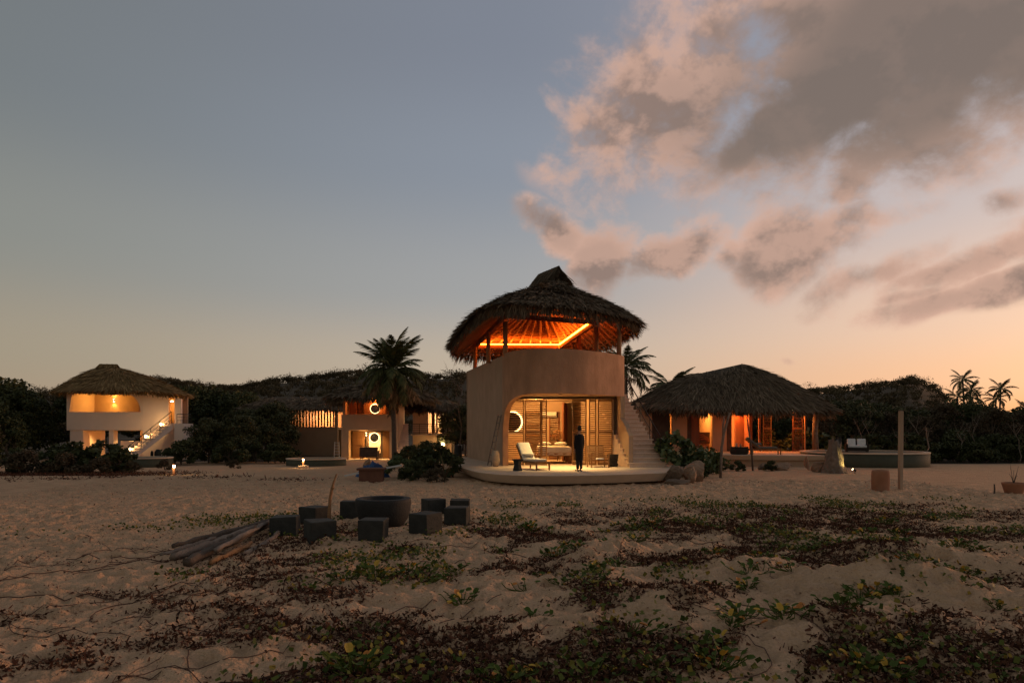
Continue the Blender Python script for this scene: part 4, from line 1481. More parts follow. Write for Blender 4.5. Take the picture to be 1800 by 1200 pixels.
t = empty('ceiling_lamp', (12.2, 46.4, 3.45), 0, 'amber ceiling lamp in the bedroom of the pavilion', 'lamp')
MB().lathe([(.02, 0), (.14, -.03), (.15, -.08), (.02, -.1)], 14).build('lamp_shade', 'lamp_warm', t)
lamp('POINT', t, (0, 0, -.3), 360, (1, .38, .07), .12)
t = empty('porch_lamp', (17.7, 43.0, 3.3), 0, 'orange lamp under the thatch beside the tall shutter door', 'lamp')
MB().lathe([(.02, 0), (.10, -.03), (.11, -.08), (.02, -.1)], 14).build('lamp_shade', 'lamp_warm', t)
lamp('POINT', t, (0, 0, -.3), 130, (1, .28, .05), .12)
t = empty('daybed', (12.5, 45.4, DK), 0, 'carved wooden bed end with curled cushion in the pavilion doorway', 'bed')
MB().box((0, 0, .28), (.85, 1.4, .5)).build('bed_base', 'wood', t, bevel=.03)
MB().box((0, -.66, .85), (.9, .08, .75)).build('headboard', 'wood_dark', t)
for k in range(4):
    MB().tube([(-.36 + .72 * q, -.74, .62 + .12 * k + .16 * math.sin(PI * q + k * .4)) for q in np.linspace(0, 1, 9)], .045, 6).build('carved_rib', 'wood_red', t)
lo2 = lounger((13.95, 38.5, DK), R(-8), 'wooden lounger with a dim cushion on the pavilion deck', cushion='linen_dark', back=40)
t = empty('round_ottoman', (12.95, 38.9, DK), 0, 'low round black tub table on the pavilion deck', 'table')
MB().lathe([(.42, 0), (.50, .05), (.52, .28), (.50, .36), (.44, .38)], 24).build('tub', 'basket', t, smooth=True)
MB().lathe([(.50, .385), (.50, .42), (.48, .43)], 24).build('table_top', 'black_stone', t)
for x, h in ((-.18, .22), (.05, .16)):
    t = empty('cup', (12.95 + x, 38.85, DK + .43), 0, 'small pale cup on the round black tub table', 'cup', 'cups on the tub table')
    MB().lathe([(.05, 0), (.06, .02), (.055, h), (.045, h), (.045, .05)], 10).build('cup_body', 'ceramic', t)
t = empty('sofa', (20.3, 40.2, DK), R(-20), 'small dark wicker sofa with white cushions on the pavilion deck', 'sofa')
MB().box((0, 0, .26), (1.2, .75, .2)).build('seat', 'basket', t, bevel=.03)
MB().box((0, .36, .5), (1.2, .1, .55)).build('backrest', 'basket', t, bevel=.03)
for s in (-1, 1):
    MB().box((s * .56, 0, .42), (.1, .75, .3)).build('armrest', 'basket', t, bevel=.02)
    for y in (-.32, .32):
        MB().box((s * .54, y, .08), (.06, .06, .16)).build('leg', 'wood_dark', t)
MB().box((0, -.02, .42), (1.0, .65, .14)).build('cushion', 'cloth_white', t, bevel=.04)
for s in (-1, 1):
    MB().box((s * .27, .22, .66), (.46, .14, .42), rx=R(-15)).build('pillow', 'cloth_white', t, bevel=.05)
round_pool((20.2, 39.3, -.06), 3.4, 3.1, .84, 'large round dark green plunge pool at the end of the pavilion deck', rim=.3)


# ---- rocks, stump, poles
def rock(loc, s, label, mt='rock', seed=0, rz=0.0, flat=.0, grp=None):
    rs = np.random.default_rng(seed)
    bm = bmesh.new()
    bmesh.ops.create_icosphere(bm, subdivisions=4, radius=1)
    jag = rs.normal(0, 1, (40, 3))
    pl_ = [(norm(rs.normal(0, 1, 3)), rs.uniform(.42, .82)) for _ in range(15)]
    for v in bm.verts:
        p = np.array(v.co)
        for n_, d in pl_:
            q = p @ n_
            if q > d:
                p = p - n_ * (q - d) * .985
        w = 1 + .30 * (fbm(p[0] * 2 + seed, p[1] * 2 + p[2] * 3.1, .7, seed % 7, 4) - .5)
        p = p * w
        v.co = (p[0] * s[0], p[1] * s[1], (p[2] + .72) * s[2])
    me = bpy.data.meshes.new('rock')
    bm.to_mesh(me)
    bm.free()
    me.materials.append(M[mt])
    for p_ in me.polygons:
        p_.use_smooth = False
    o = bpy.data.objects.new('rock', me)
    link(o)
    o.location = loc
    o.rotation_euler = (0, 0, rz)
    tag(o, label, 'rock', grp)
    return o


rock((7.35, 27.2, -.1), (.56, .5, .72), 'tall pinkish boulder standing to the right of the main villa terrace', 'rock', 3, .4)
rock((6.25, 26.3, -.05), (.46, .4, .52), 'blocky dark rock touching the corner of the main villa terrace', 'rock_dark', 12, .1)
rock((6.95, 26.2, -.06), (.28, .25, .42), 'small upright rock between the tall boulder and the terrace corner', 'rock', 27, 1.1)
rock((6.15, 25.6, -.1), (.75, .35, .22), 'low flat dark rock in the sand before the terrace corner', 'rock_dark', 31, .2)
rock((13.6, 34.3, -.1), (.6, .4, .32), 'low rock at the foot of the pavilion plinth', 'rock', 41, .3)
rock((12.8, 34.9, -.08), (.4, .3, .26), 'smaller low rock beside the pavilion plinth', 'rock_dark', 44, .9)
rock((14.75, 32.9, -.1), (.55, .4, .42), 'broad rock leaning on the spotlit stump', 'rock', 47, .2)
rock((14.75, 34.2, -.05), (.24, .2, .62), 'narrow upright rock behind the spotlit stump', 'rock', 52, .6)
rock((21.6, 42.3, DK - .1), (.55, .4, .48), 'brown boulder on the deck behind the green pool', 'rock', 58, .5)
rock((-9.3, 44.0, -.65), (.35, .3, .55), 'hollowed pale rock beside the round concrete pool', 'rock', 63, .5)
t = empty('tree_stump', (15.2, 32.3, -.05), .3, 'broad weathered tree stump with a yellow spotlit side', 'stump')
bm = bmesh.new()
n, h = 20, 14
rs = np.random.default_rng(77)
lob = rs.uniform(-.12, .14, n)
lob2 = rs.uniform(-.16, .16, n)
vs = []
for j in range(h + 1):
    for i in range(n):
        a = 2 * PI * i / n
        q = j / h
        r_ = (.41 - .10 * q + .10 * math.exp(-q * 7) + .04 * math.sin(6 * q) - .10 * max(0, q - .7)) * (1 + 1.7 * lob[i] * (1 - q) + 1.7 * lob2[i] * q + .10 * math.sin(i * 2.1 + j))
        top_ = 1.55 + .25 * math.sin(a * 2 + 1) + 1.0 * lob2[i]
        vs.append((r_ * math.cos(a) + .06 * q * q, r_ * math.sin(a), q * top_))
mb = MB().add(vs, [(j * n + i, j * n + (i + 1) % n, (j + 1) * n + (i + 1) % n, (j + 1) * n + i) for j in range(h) for i in range(n)] + [tuple(range(h * n, h * n + n))])
mb.build('trunk', 'driftwood', t, smooth=True)
for a, l_ in ((.2, .5), (2.0, .45), (4.0, .5), (5.3, .55)):
    MB().tube([(.25 * math.cos(a), .25 * math.sin(a), .25), (.45 * math.cos(a), .45 * math.sin(a), .1), (l_ * 1.2 * math.cos(a), l_ * 1.2 * math.sin(a), .02)], [.12, .08, .03], 7).build('root', 'driftwood', t, smooth=True)
t = empty('ground_spotlight', (15.95, 31.75, 0), 0, 'tiny black ground spotlight aimed at the tree stump', 'lamp')
MB().tube([(0, 0, -.05), (0, 0, .12)], .018, 6).build('stake', 'black_metal', t)
MB().tube([(.05, -.02, .13), (-.08, .05, .2)], .045, 10).build('lamp_head', 'black_metal', t)
MB().tube([(-.081, .0505, .2005), (-.087, .053, .203)], .036, 10).build('bulb', 'lamp_small', t)
lamp('SPOT', t, (-.1, .06, .215), 75, (1, .80, .26), .03, 62, (-.75, .42, .62))
t = empty('leaning_pole', (8.95, 29.3, 0), 0, 'crooked forked driftwood pole standing in the sand before the pavilion', 'pole')
MB().tube([(.0, 0, -.1), (.02, 0, .7), (.06, .02, 1.3), (.16, .03, 1.9), (.30, .05, 2.4), (.42, .05, 2.8)], [.065, .06, .058, .055, .05, .04], 8).build('shaft', 'driftwood', t, smooth=True)
MB().tube([(.12, .03, 1.72), (.14, .1, 2.2), (.22, .2, 2.65)], [.045, .04, .03], 7).build('fork', 'driftwood', t, smooth=True)
t = empty('leaning_pole', (12.0, 34.0, -.02), 0, 'thin dark leaning pole between the two pavilion doorways', 'pole')
MB().tube([(.0, 0, -.1), (-.04, 0, .7), (-.1, .05, 1.4), (-.2, .05, 2.1), (-.27, .05, 2.6)], [.05, .05, .045, .04, .035], 7).build('shaft', 'driftwood_dark', t, smooth=True)
t = empty('square_post', (12.98, 22.8, 0), .2, 'tall square timber post standing alone in the sand', 'post')
MB().box((0, 0, 1.3), (.125, .11, 2.8), rx=R(.5)).build('shaft', 'weathered_timber', t, bevel=.012)
MB().box((-.005, 0, 2.716), (.132, .117, .03), rx=R(.5)).build('end_cap', 'driftwood_dark', t)
t = empty('terracotta_pot', (12.25, 22.7, 0), 0, 'tall terracotta cylinder pot beside the square timber post', 'pot')
MB().lathe([(.25, -.03), (.265, .02), (.27, .1), (.278, .35), (.272, .62), (.262, .70), (.24, .735), (.20, .735), (.18, .66)], 24).build('pot_body', 'terracotta', t, smooth=True)
MB().tube([(.268 * math.cos(a), .268 * math.sin(a), .06) for a in np.linspace(0, 2 * PI, 26)[:-1]], .014, 5, closed=True).build('band', 'terracotta', t)
t = empty('potted_shrub', (15.95, 21.7, 0), 0, 'bare twiggy plant in a low round terracotta bowl', 'potted plant')
MB().lathe([(.20, -.03), (.24, .05), (.31, .30), (.33, .36), (.33, .40), (.29, .40), (.27, .33)], 22).build('pot_body', 'terracotta', t, smooth=True)
MB().lathe([(.01, .34), (.27, .335)], 16).build('soil', 'soil', t)
for k in range(7):
    a = k * 2.4
    MB().tube([(0, 0, .33), (.05 * math.cos(a), .05 * math.sin(a), .55), (.12 * math.cos(a), .12 * math.sin(a), .62 + .06 * k)], [.012, .008, .004], 5).build('twig', 'bark', t)
t = empty('small_stake', (15.25, 21.6, 0), 0, 'short dark stick stuck in the sand beside the low terracotta bowl', 'stick')
MB().tube([(0, 0, -.05), (.02, 0, .2), (.01, 0, .36)], [.03, .026, .02], 6).build('shaft', 'driftwood_dark', t)

# trough with clutter
t = empty('terracotta_trough', (-5.55, 27.0, .0), .05, 'dark rectangular terracotta trough in the sand before the big palm', 'planter')
MB().box((0, 0, .25), (.92, .55, .55)).build('trough_body', 'terracotta_dark', t, bevel=.02).scale = (1, 1, 1)
MB().box((0, 0, .515), (1.08, .66, .08)).build('rim', 'terracotta_dark', t, bevel=.015)
t = empty('tarp', (-6.0, 29.3, .0), .2, 'crumpled blue tarp heaped behind the terracotta trough', 'tarp')
n = 22
vs = []
for j in range(n + 1):
    for i in range(n + 1):
        u, v = i / n * 2 - 1, j / n * 2 - 1
        r_ = math.hypot(u, v)
        hh = max(0, 1 - r_ * r_) ** .7 * .78
        vs.append((u * .62 * (1 + .25 * math.sin(v * 4)), v * .5, .0 + hh * .8 * (.25 + 1.2 * float(fbm(u * 3 + 5, v * 3 + 9, 1.0, 2, 4)))))
MB().add(vs, [(j * (n + 1) + i, j * (n + 1) + i + 1, (j + 1) * (n + 1) + i + 1, (j + 1) * (n + 1) + i) for j in range(n) for i in range(n)]).build('tarp_sheet', 'blue_tarp', t, smooth=True)
t = empty('metal_ladder', (-6.85, 28.1, .18), 0, 'pale ladder lying propped on the terracotta trough', 'ladder')
for y in (-.17, .17):
    MB().bar((0, y, 0), (2.3, y - .1, .42), .035, .06).build('rail', 'white_paint', t)
for i in range(11):
    q = (i + .5) / 11
    MB().bar((2.3 * q, -.17 - .1 * q, .42 * q), (2.3 * q, .17 - .1 * q, .42 * q), .03, .03).build('rung', 'white_paint', t)

# ================================================================== fire bowl and stone seats
bx, by = -2.76, 14.65
t = empty('fire_bowl', (bx, by, gz(bx, by) - .02), 0, 'wide round black stone fire bowl in the ring of stone cubes', 'fire pit')
MB().lathe([(.36, 0), (.44, .04), (.53, .18), (.575, .36), (.59, .52), (.59, .58), (.575, .60), (.46, .60), (.44, .58), (.43, .48), (.36, .38), (.02, .34)], 40).build('bowl', 'black_stone', t, smooth=True)
ash = MB().lathe([(.01, .40), (.3, .39), (.42, .375)], 24).build('ash', 'soil', t)
cubes = [(-4.43, 13.35, 8, .50, 'half-buried among vine leaves by the driftwood pile'), (-4.32, 14.95, -28, .48, 'beside the upright driftwood stick'),
         (-3.50, 12.40, 33, .47, 'sand-dusted and turned cornerwise before the upright stick'), (-3.78, 16.05, 5, .45, 'tucked close behind the left side of the fire bowl'),
         (-2.53, 12.45, -2, .46, 'squarely facing the beach in front of the fire bowl'), (-1.63, 12.95, -35, .46, 'turned cornerwise beside a tuft of green vine'),
         (-1.89, 16.35, 30, .47, 'turned cornerwise behind the right side of the fire bowl'), (-1.24, 16.2, 3, .46, 'mostly hidden behind another cube'),
         (-1.14, 14.3, -7, .46, 'alone in front of the mostly hidden cube')]
for x, y, a, s, w in cubes:
    t = empty('cube_seat', (x, y, gz(x, y) - .035), R(a), 'dark grey stone cube seat ' + w, 'seat', 'stone cube seats round the fire bowl')
    t.rotation_euler = (R(random.uniform(-1.8, 1.8)), R(random.uniform(-1.8, 1.8)), R(a))
    MB().box((0, 0, .205), (s * random.uniform(.97, 1.03), s * random.uniform(.97, 1.03), .41)).build('block', 'cube_stone', t, bevel=.018, wobble=.006)
    MB().box((0, 0, .012), (s * .96, s * .96, .03)).build('base', 'black_stone', t)


def log(pts, rads, mt, label, knots=2, name='driftwood_log', seed=1):
    t = empty(name, (pts[0][0], pts[0][1], gz(pts[0][0], pts[0][1])), 0, label, 'log')
    P = spline([tuple(p) for p in pts], 5)
    rs = np.random.default_rng(seed)
    n = len(P)
    base = Vector(t.location)
    rr_ = np.interp(np.linspace(0, 1, n), np.linspace(0, 1, len(rads)), rads) * rs.uniform(.9, 1.1, n)
    Q = []
    for p in P:
        g = gz(p[0], p[1])
        Q.append(Vector((p[0], p[1], g + p[2])) - base + Vector(rs.normal(0, .008, 3)))
    MB().tube(Q, list(rr_), 10).build('trunk', mt, t, smooth=True, wobble=.008)
    for k in range(knots):
        i = int(n * (.25 + .5 * k / max(1, knots)))
        d = Vector((rs.uniform(-1, 1), rs.uniform(-.5, .5), rs.uniform(.2, .8))).normalized()
        MB().tube([Q[i], Q[i] + d * rr_[i] * 1.9], [rr_[i] * .5, rr_[i] * .25], 6).build('branch_stub', mt, t, smooth=True)
    return t


log([(-5.85, 11.75, .10), (-5.6, 12.9, .12), (-5.15, 14.3, .14), (-4.75, 15.4, .12), (-4.9 + .65, 15.95, .10)], [.03, .05, .06, .06, .035], 'driftwood_dark', 'long curved dark driftwood branch at the back of the pile', seed=2)
log([(-5.35, 10.75, .10), (-5.25, 11.7, .12), (-5.15, 12.8, .15), (-5.3, 14.2, .14)], [.06, .075, .07, .04], 'driftwood', 'pale thick driftwood trunk with a broken end in the pile', seed=3)
log([(-4.97, 10.45, .08), (-4.95, 11.3, .13), (-4.9, 12.5, .15), (-4.95, 13.9, .16)], [.07, .075, .065, .05], 'driftwood_dark', 'knotted brown driftwood trunk in the middle of the pile', seed=4)
log([(-4.72, 10.9, .19), (-4.75, 11.9, .24), (-4.85, 13.4, .26), (-5.0, 14.5, .22)], [.035, .045, .04, .03], 'bark_pale', 'smooth pale stripped pole lying across the driftwood pile', 0, seed=5)
log([(-4.68, 10.6, .06), (-4.6, 11.3, .08), (-4.62, 12.1, .10)], [.035, .045, .035], 'driftwood_orange', 'short orange-brown driftwood branch at the near edge of the pile', 1, seed=6)
log([(-4.45, 11.3, .05), (-4.4, 12.4, .08), (-4.55, 13.6, .10)], [.04, .05, .035], 'driftwood', 'grey driftwood branch resting against the half-buried cube', 1, seed=7)
log([(-5.75, 11.2, .05), (-5.65, 11.9, .07), (-5.5, 12.7, .10)], [.04, .045, .03], 'driftwood', 'thin pale stick along the far edge of the driftwood pile', 0, seed=8)
t = empty('upright_stick', (-3.9, 14.5, gz(-3.9, 14.5)), 0, 'tall crooked orange-brown stick standing upright in the sand by the cubes', 'stick')
MB().tube([(0, 0, -.15), (.015, 0, .3), (.03, .02, .62), (.07, .02, .82), (.10, .02, .95), (.17, .02, 1.14)], [.042, .038, .034, .03, .026, .016], 8).build('shaft', 'driftwood_orange', t, smooth=True, wobble=.002)
MB().tube([(.06, .02, .78), (.13, .0, .86)], [.02, .008], 6).build('branch_stub', 'driftwood_orange', t, smooth=True)


# ================================================================== person on the terrace
def person():
    t = empty('person', (2.65, 26.9, FL), R(24), 'person in a long dark outfit standing on the main villa terrace', 'person')
    V, E, Rd = [], [], []

    def chain(pts, start=None):
        prev = start
        for x, y, z, r in pts:
            V.append((x, y, z))
            Rd.append(r)
            if prev is not None:
                E.append((prev, len(V) - 1))
            prev = len(V) - 1
        return prev
    pel = chain([(0, 0, .95, .12)])
    chest = chain([(0, .005, 1.10, .105), (0, .0, 1.28, .125), (0, -.005, 1.40, .10)], pel)
    chain([(0, 0, 1.47, .048), (0, .01, 1.53, .05), (0, .02, 1.60, .078), (0, .015, 1.68, .085), (0, .005, 1.74, .06)], chest)
    for s in (-1, 1):
        chain([(s * .085, 0, .86, .085), (s * .09, .012, .50, .056), (s * .088, -.012, .30, .05), (s * .085, -.01, .09, .034), (s * .085, .05, .045, .036), (s * .09, .13, .03, .026)], pel)
        w = chain([(s * .155, -.005, 1.39, .055), (s * .19, -.01, 1.20, .044), (s * .205, 0, 1.10, .036), (s * .205, .035, .96, .032), (s * .205, .06, .86, .024), (s * .205, .07, .80, .027)], chest)
        pw = V[w]
        for k, (dx, l_) in enumerate(((-.024, .055), (-.009, .068), (.008, .064), (.023, .05))):
            chain([(pw[0] + dx * .5, pw[1] + .004 - dx * .6, pw[2] - .03, .009), (pw[0] + dx * .5, pw[1] + .008 - dx * .7, pw[2] - .03 - l_ * .5, .008), (pw[0] + dx * .5, pw[1] - dx * .7, pw[2] - .03 - l_, .007)], w)
        chain([(pw[0] - s * .012, pw[1] + .03, pw[2] - .005, .010), (pw[0] - s * .016, pw[1] + .042, pw[2] - .035, .008)], w)
    me = bpy.data.meshes.new('body')
    me.from_pydata(V, E, [])
    o = bpy.data.objects.new('body', me)
    link(o, t)
    me.materials.append(M['skin'])
    sk = o.modifiers.new('skin', 'SKIN')
    for i, sv in enumerate(me.skin_vertices[0].data):
        sv.radius = (Rd[i], Rd[i])
    me.skin_vertices[0].data[0].use_root = True
    sb = o.modifiers.new('sub', 'SUBSURF')
    sb.levels = sb.render_levels = 1
    # long dark tunic and trousers following the body
    def ell(z, rx, ry, dy=0.0):
        return [(rx * math.cos(2 * PI * k / 20), dy + ry * math.sin(2 * PI * k / 20), z) for k in range(20)]
    rings = [ell(.42, .19, .14, .01), ell(.60, .185, .145), ell(.95, .19, .145), ell(1.12, .155, .125), ell(1.28, .18, .14), ell(1.40, .19, .115), ell(1.46, .10, .075)]
    vs = [p for r_ in rings for p in r_]
    MB().add(vs, [(j * 20 + k, j * 20 + (k + 1) % 20, (j + 1) * 20 + (k + 1) % 20, (j + 1) * 20 + k) for j in range(len(rings) - 1) for k in range(20)]).build('tunic', 'dress', t, smooth=True)
    for s in (-1, 1):
        MB().tube([(s * .09, .005, .62), (s * .09, .01, .45), (s * .088, -.01, .28), (s * .086, -.01, .09)], [.095, .08, .072, .06], 12).build('trouser_leg', 'dress', t, smooth=True)
        MB().tube([(s * .12, -.005, 1.40), (s * .165, -.005, 1.36), (s * .193, -.01, 1.20), (s * .207, 0, 1.10), (s * .206, .035, .96), (s * .206, .055, .885)], [.06, .072, .062, .055, .05, .045], 12).build('sleeve', 'dress', t, smooth=True)
        MB().box((s * .088, .05, .022), (.085, .25, .045)).build('shoe', 'dress', t, bevel=.018)
    # hair: cap over the skull with a short fall behind
    vs, fs = [], []
    n, m = 16, 8
    for j in range(m + 1):
        a = PI * .62 * j / m
        for k in range(n):
            b = 2 * PI * k / n
            f = 1.0 if math.sin(b) < .25 else (.92 if a < 1.0 else .72)
            vs.append((.097 * math.sin(a) * math.cos(b) * f, -.012 + .112 * math.sin(a) * math.sin(b) * f, 1.685 + .118 * math.cos(a) - (.05 if (math.sin(b) < -.2 and j > 5) else 0)))
    MB().add(vs, [(j * n + k, j * n + (k + 1) % n, (j + 1) * n + (k + 1) % n, (j + 1) * n + k) for j in range(m) for k in range(n)]).build('hair', 'hair', t, smooth=True)
    hd = MB()
    hd.lathe([(.004, -.016), (.013, 0), (.006, .022)], 8, (0, .105, 1.64), 1, 1.2)
    for s in (-1, 1):
        hd.lathe([(.004, -.03), (.014, -.01), (.016, .012), (.005, .03)], 8, (s * .088, .0, 1.645), .5, 1)
    hd.build('face', 'skin', t, smooth=True)
    ey = MB()
    for s in (-1, 1):
        ey.lathe([(.002, -.007), (.011, 0), (.002, .007)], 8, (s * .032, .093, 1.668), 1, .5)
    ey.lathe([(.004, -.004), (.022, 0), (.004, .004)], 8, (0, .094, 1.597), 1, .4)
    ey.build('eyes_and_mouth', 'hair', t)
    return t


pp = person()
pp.scale = (.86, .9, 1)

# ================================================================== vegetation
def crown(n, centers, spread, leaf, seed, flat=.3, aspect=.6):
    rs = np.random.default_rng(seed)
    C = np.asarray(centers, float)
    i = rs.integers(0, len(C), n)
    off = norm(rs.normal(0, 1, (n, 3))) * (rs.random((n, 1)) ** .45)
    P = C[i, :3] + off * C[i, 3:4] * np.array([1, 1, .72]) * spread
    Nn = norm(off * .6 + rs.normal(0, .6, (n, 3)) + np.array([0, 0, flat]))
    D = norm(np.cross(Nn, rs.normal(0, 1, (n, 3))))
    L = leaf * rs.uniform(.6, 1.4, n)
    V = blades(P - D * L[:, None] / 2, D, Nn, L, L * aspect, taper=.55)
    lum = np.clip(.18 + .35 * rs.random(n) + .35 * (off[:, 2] * .5 + .5) + .3 * (rs.random(len(C))[i] - .5), 0, 1)  # leaf tone: part random, lighter towards the top of each clump
    return V, lum


def tree_proto(name, h, r, mt, seed, nleaf, leaf, bark='bark', nclump=26, trunk_h=.4, sparse=1.0, tr=.11):
    """tapered trunk, forking limbs that end in the clumps of the crown"""
    rs = np.random.default_rng(seed)
    t = empty(name, (0, 0, -50))
    cl = []
    for k in range(nclump):
        a = rs.uniform(0, 2 * PI)
        q = rs.uniform(0, 1)
        z = h * (trunk_h + (1 - trunk_h) * q)
        rr_ = r * math.sqrt(max(.05, 1 - (2 * q - .85) ** 2 * .85)) * rs.uniform(.45, 1.0)
        cl.append((rr_ * math.cos(a), rr_ * math.sin(a), z, r * rs.uniform(.22, .42)))
    tb = MB()
    top = h * .62
    bend = rs.normal(0, .12, (4, 2)) * h * .12
    pts = [(bend[i][0] * i / 3, bend[i][1] * i / 3, -.15 + top * i / 3) for i in range(4)]
    tb.tube(pts, [tr, tr * .8, tr * .6, tr * .4], 7)
    for c in cl[::2]:
        q = rs.uniform(.35, .9)
        s_ = Vector(pts[0]).lerp(Vector(pts[-1]), q)
        e_ = Vector(c[:3])
        m_ = s_.lerp(e_, .5) + Vector((0, 0, h * .04))
        tb.tube([s_, m_, e_], [tr * .42, tr * .25, tr * .08], 5)
    tb.build('trunk', bark, t, smooth=True)
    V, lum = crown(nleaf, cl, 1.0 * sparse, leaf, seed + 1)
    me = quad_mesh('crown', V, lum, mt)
    place('crown', me, None, t)
    return t


def plant_copies(proto, spots, label, cat, group, used):
    for x, y, s, a in spots:
        o = proto if not used.get(proto.name) else copy_tree(proto)
        used[proto.name] = True
        o.location = (x, y, gz(x, y) - .05)
        o.rotation_euler = (0, 0, a)
        o.scale = (s * random.uniform(.92, 1.1), s * random.uniform(.92, 1.1), s)
        tag(o, label, cat, group)


USED = {}
dark_a = tree_proto('dense_tree', 5.6, 2.5, 'leaf_dark', 101, 9000, .21, nclump=34, trunk_h=.22)
dark_b = tree_proto('dense_tree', 5.0, 2.8, 'leaf_dark', 131, 9000, .2, nclump=36, trunk_h=.2)
olive_a = tree_proto('olive_tree', 4.6, 2.2, 'leaf_olive', 151, 8000, .18, nclump=30, trunk_h=.24)
dry_a = tree_proto('dry_tree', 5.2, 2.2, 'leaf_dry', 171, 3600, .17, nclump=30, trunk_h=.3, sparse=1.1)
bush_a = tree_proto('leafy_bush', 1.5, 1.05, 'leaf_bright', 191, 3200, .13, nclump=20, trunk_h=.12, tr=.04)
bush_b = tree_proto('scrub_bush', 1.3, 1.1, 'leaf_dark', 211, 3200, .12, nclump=20, trunk_h=.1, tr=.04)
bush_c = tree_proto('dry_bush', 1.0, .9, 'leaf_dry', 231, 1500, .11, nclump=16, trunk_h=.1, tr=.03)
grape = tree_proto('sea_grape', 1.7, 1.15, 'leaf_bright', 251, 900, .25, nclump=18, trunk_h=.15, tr=.05)
grape_d = tree_proto('sea_grape', 1.7, 1.2, 'leaf_dark', 271, 1100, .25, nclump=20, trunk_h=.15, tr=.05)


def rnd_spots(n, x0, x1, y0, y1, s0, s1, seed):
    rs = np.random.default_rng(seed)
    k = int(math.ceil(math.sqrt(n)))
    out = []
    for i in range(n):
        u = (i + rs.uniform(.1, .9)) / n
        out.append((x0 + (x1 - x0) * u, rs.uniform(y0, y1), rs.uniform(s0, s1), rs.uniform(0, 6.28)))
    return out


G_L = 'trees of the dark wood left of the white villa'
plant_copies(dark_a, rnd_spots(9, -47, -37.2, 40, 52, .62, .86, 1), 'dense dark evergreen tree in the wood beside the white villa', 'tree', G_L, USED)
plant_copies(dark_b, rnd_spots(8, -60, -38, 54, 68, 1.0, 1.3, 2), 'broad dark evergreen tree in the wood beside the white villa', 'tree', G_L, USED)
plant_copies(dry_a, rnd_spots(5, -44, -31, 36, 44, .55, .8, 3), 'thin brown half-bare tree before the wood left of the white villa', 'tree', G_L, USED)
G_M = 'trees behind the white and taupe villas'
plant_copies(dark_b, rnd_spots(7, -37, -26, 64, 72, .95, 1.25, 4), 'dark evergreen tree rising behind the white villa roof', 'tree', G_M, USED)
plant_copies(dark_a, rnd_spots(9, -26.5, -13, 68, 78, .72, .92, 5), 'dark evergreen tree behind the low slatted wing', 'tree', G_M, USED)
plant_copies(olive_a, rnd_spots(5, -23.6, -19.5, 56, 64, .8, 1.0, 6), 'olive green tree between the white villa and the low wing', 'tree', G_M, USED)
plant_copies(dark_a, rnd_spots(7, -10.0, 0, 68, 80, .72, .9, 7), 'dark tree behind the narrow balcony wing', 'tree', G_M, USED)
plant_copies(olive_a, rnd_spots(2, -5.6, -3.8, 56, 62, .85, 1.0, 8), 'leafy green tree squeezed between the balcony wing and the main villa', 'tree', G_M, USED)
plant_copies(olive_a, [(-22.0, 49.5, .68, 1.0), (-20.2, 50.5, .72, 2.0), (-18.6, 51.5, .6, 4.0)], 'rounded yellow-green tree before the low slatted wing', 'tree', G_M, USED)
G_R = 'trees of the dark wood right of the pavilion'
plant_copies(dark_b, rnd_spots(17, 22, 54, 54, 66, .72, .92, 9), 'dense dark tree in the wood behind the green pool', 'tree', G_R, USED)
plant_copies(olive_a, rnd_spots(11, 22, 46, 49, 56, .72, .95, 10), 'olive-brown tree at the front of the wood behind the green pool', 'tree', G_R, USED)
plant_copies(dry_a, rnd_spots(11, 21.5, 44, 46.5, 52, .55, .8, 11), 'dry brown thin tree at the edge of the wood behind the green pool', 'tree', G_R, USED)
plant_copies(dark_a, rnd_spots(5, 13, 24, 58, 66, .75, .95, 12), 'dark tree standing behind the pavilion', 'tree', G_R, USED)
plant_copies(bush_b, rnd_spots(16, 20.5, 41, 44.5, 48.0, .8, 1.4, 13), 'dark scrub bush along the edge of the right-hand wood', 'bush', 'scrub along the right-hand wood', USED)
plant_copies(bush_b, [(29.6, 45.8, 1.3, 1.0), (30.8, 47.0, 1.5, 3.0), (32.6, 46.4, 1.3, 0)], 'dark scrub bush along the edge of the right-hand wood', 'bush', 'scrub along the right-hand wood', USED)
plant_copies(grape, [(19.1, 45.2, 1.2, 0), (20.6, 45.8, 1.1, 2), (17.2, 46.2, 1.2, 4)], 'pale-leaved shrub growing behind the pavilion posts', 'bush', 'shrubs behind the pavilion', USED)
# near shrubs
plant_copies(grape_d, [(-21.6, 33.5, .8, 1.0), (-20.5, 34.2, .85, 2.2), (-22.7, 33.8, .75, .3), (-19.3, 33.6, .72, 3.0), (-23.8, 33.0, .65, 4.0)], 'big-leaved dark shrub in the hedge before the white villa', 'bush', 'hedge of dark shrubs before the white villa', USED)
plant_copies(bush_c, [(-20.8, 31.8, .9, 0), (-22.4, 31.5, 1.0, 1), (-19.4, 32.2, .7, 2), (-24.6, 31.4, 1.0, 3), (-18.2, 32.6, .55, 4)], 'dry brown scrub at the foot of the dark hedge', 'bush', 'dry scrub at the foot of the hedge', USED)
plant_copies(bush_b, rnd_spots(7, -40, -24.5, 29.5, 36, .9, 1.5, 14), 'dark scrub bush below the wood left of the hedge', 'bush', 'scrub below the left wood', USED)
plant_copies(bush_b, rnd_spots(8, -24.5, -15.5, 46.5, 49.5, .8, 1.25, 15), 'dark scrub bush behind the sand before the yellow-green trees', 'bush', 'scrub before the yellow-green trees', USED)
plant_copies(bush_c, [(-19.6, 38.5, .55, 0), (-23.8, 39.0, .6, 2), (-16.9, 41.5, .5, 1)], 'small dry tuft in the pale sand before the scrub', 'bush', 'dry tufts in the pale sand', USED)
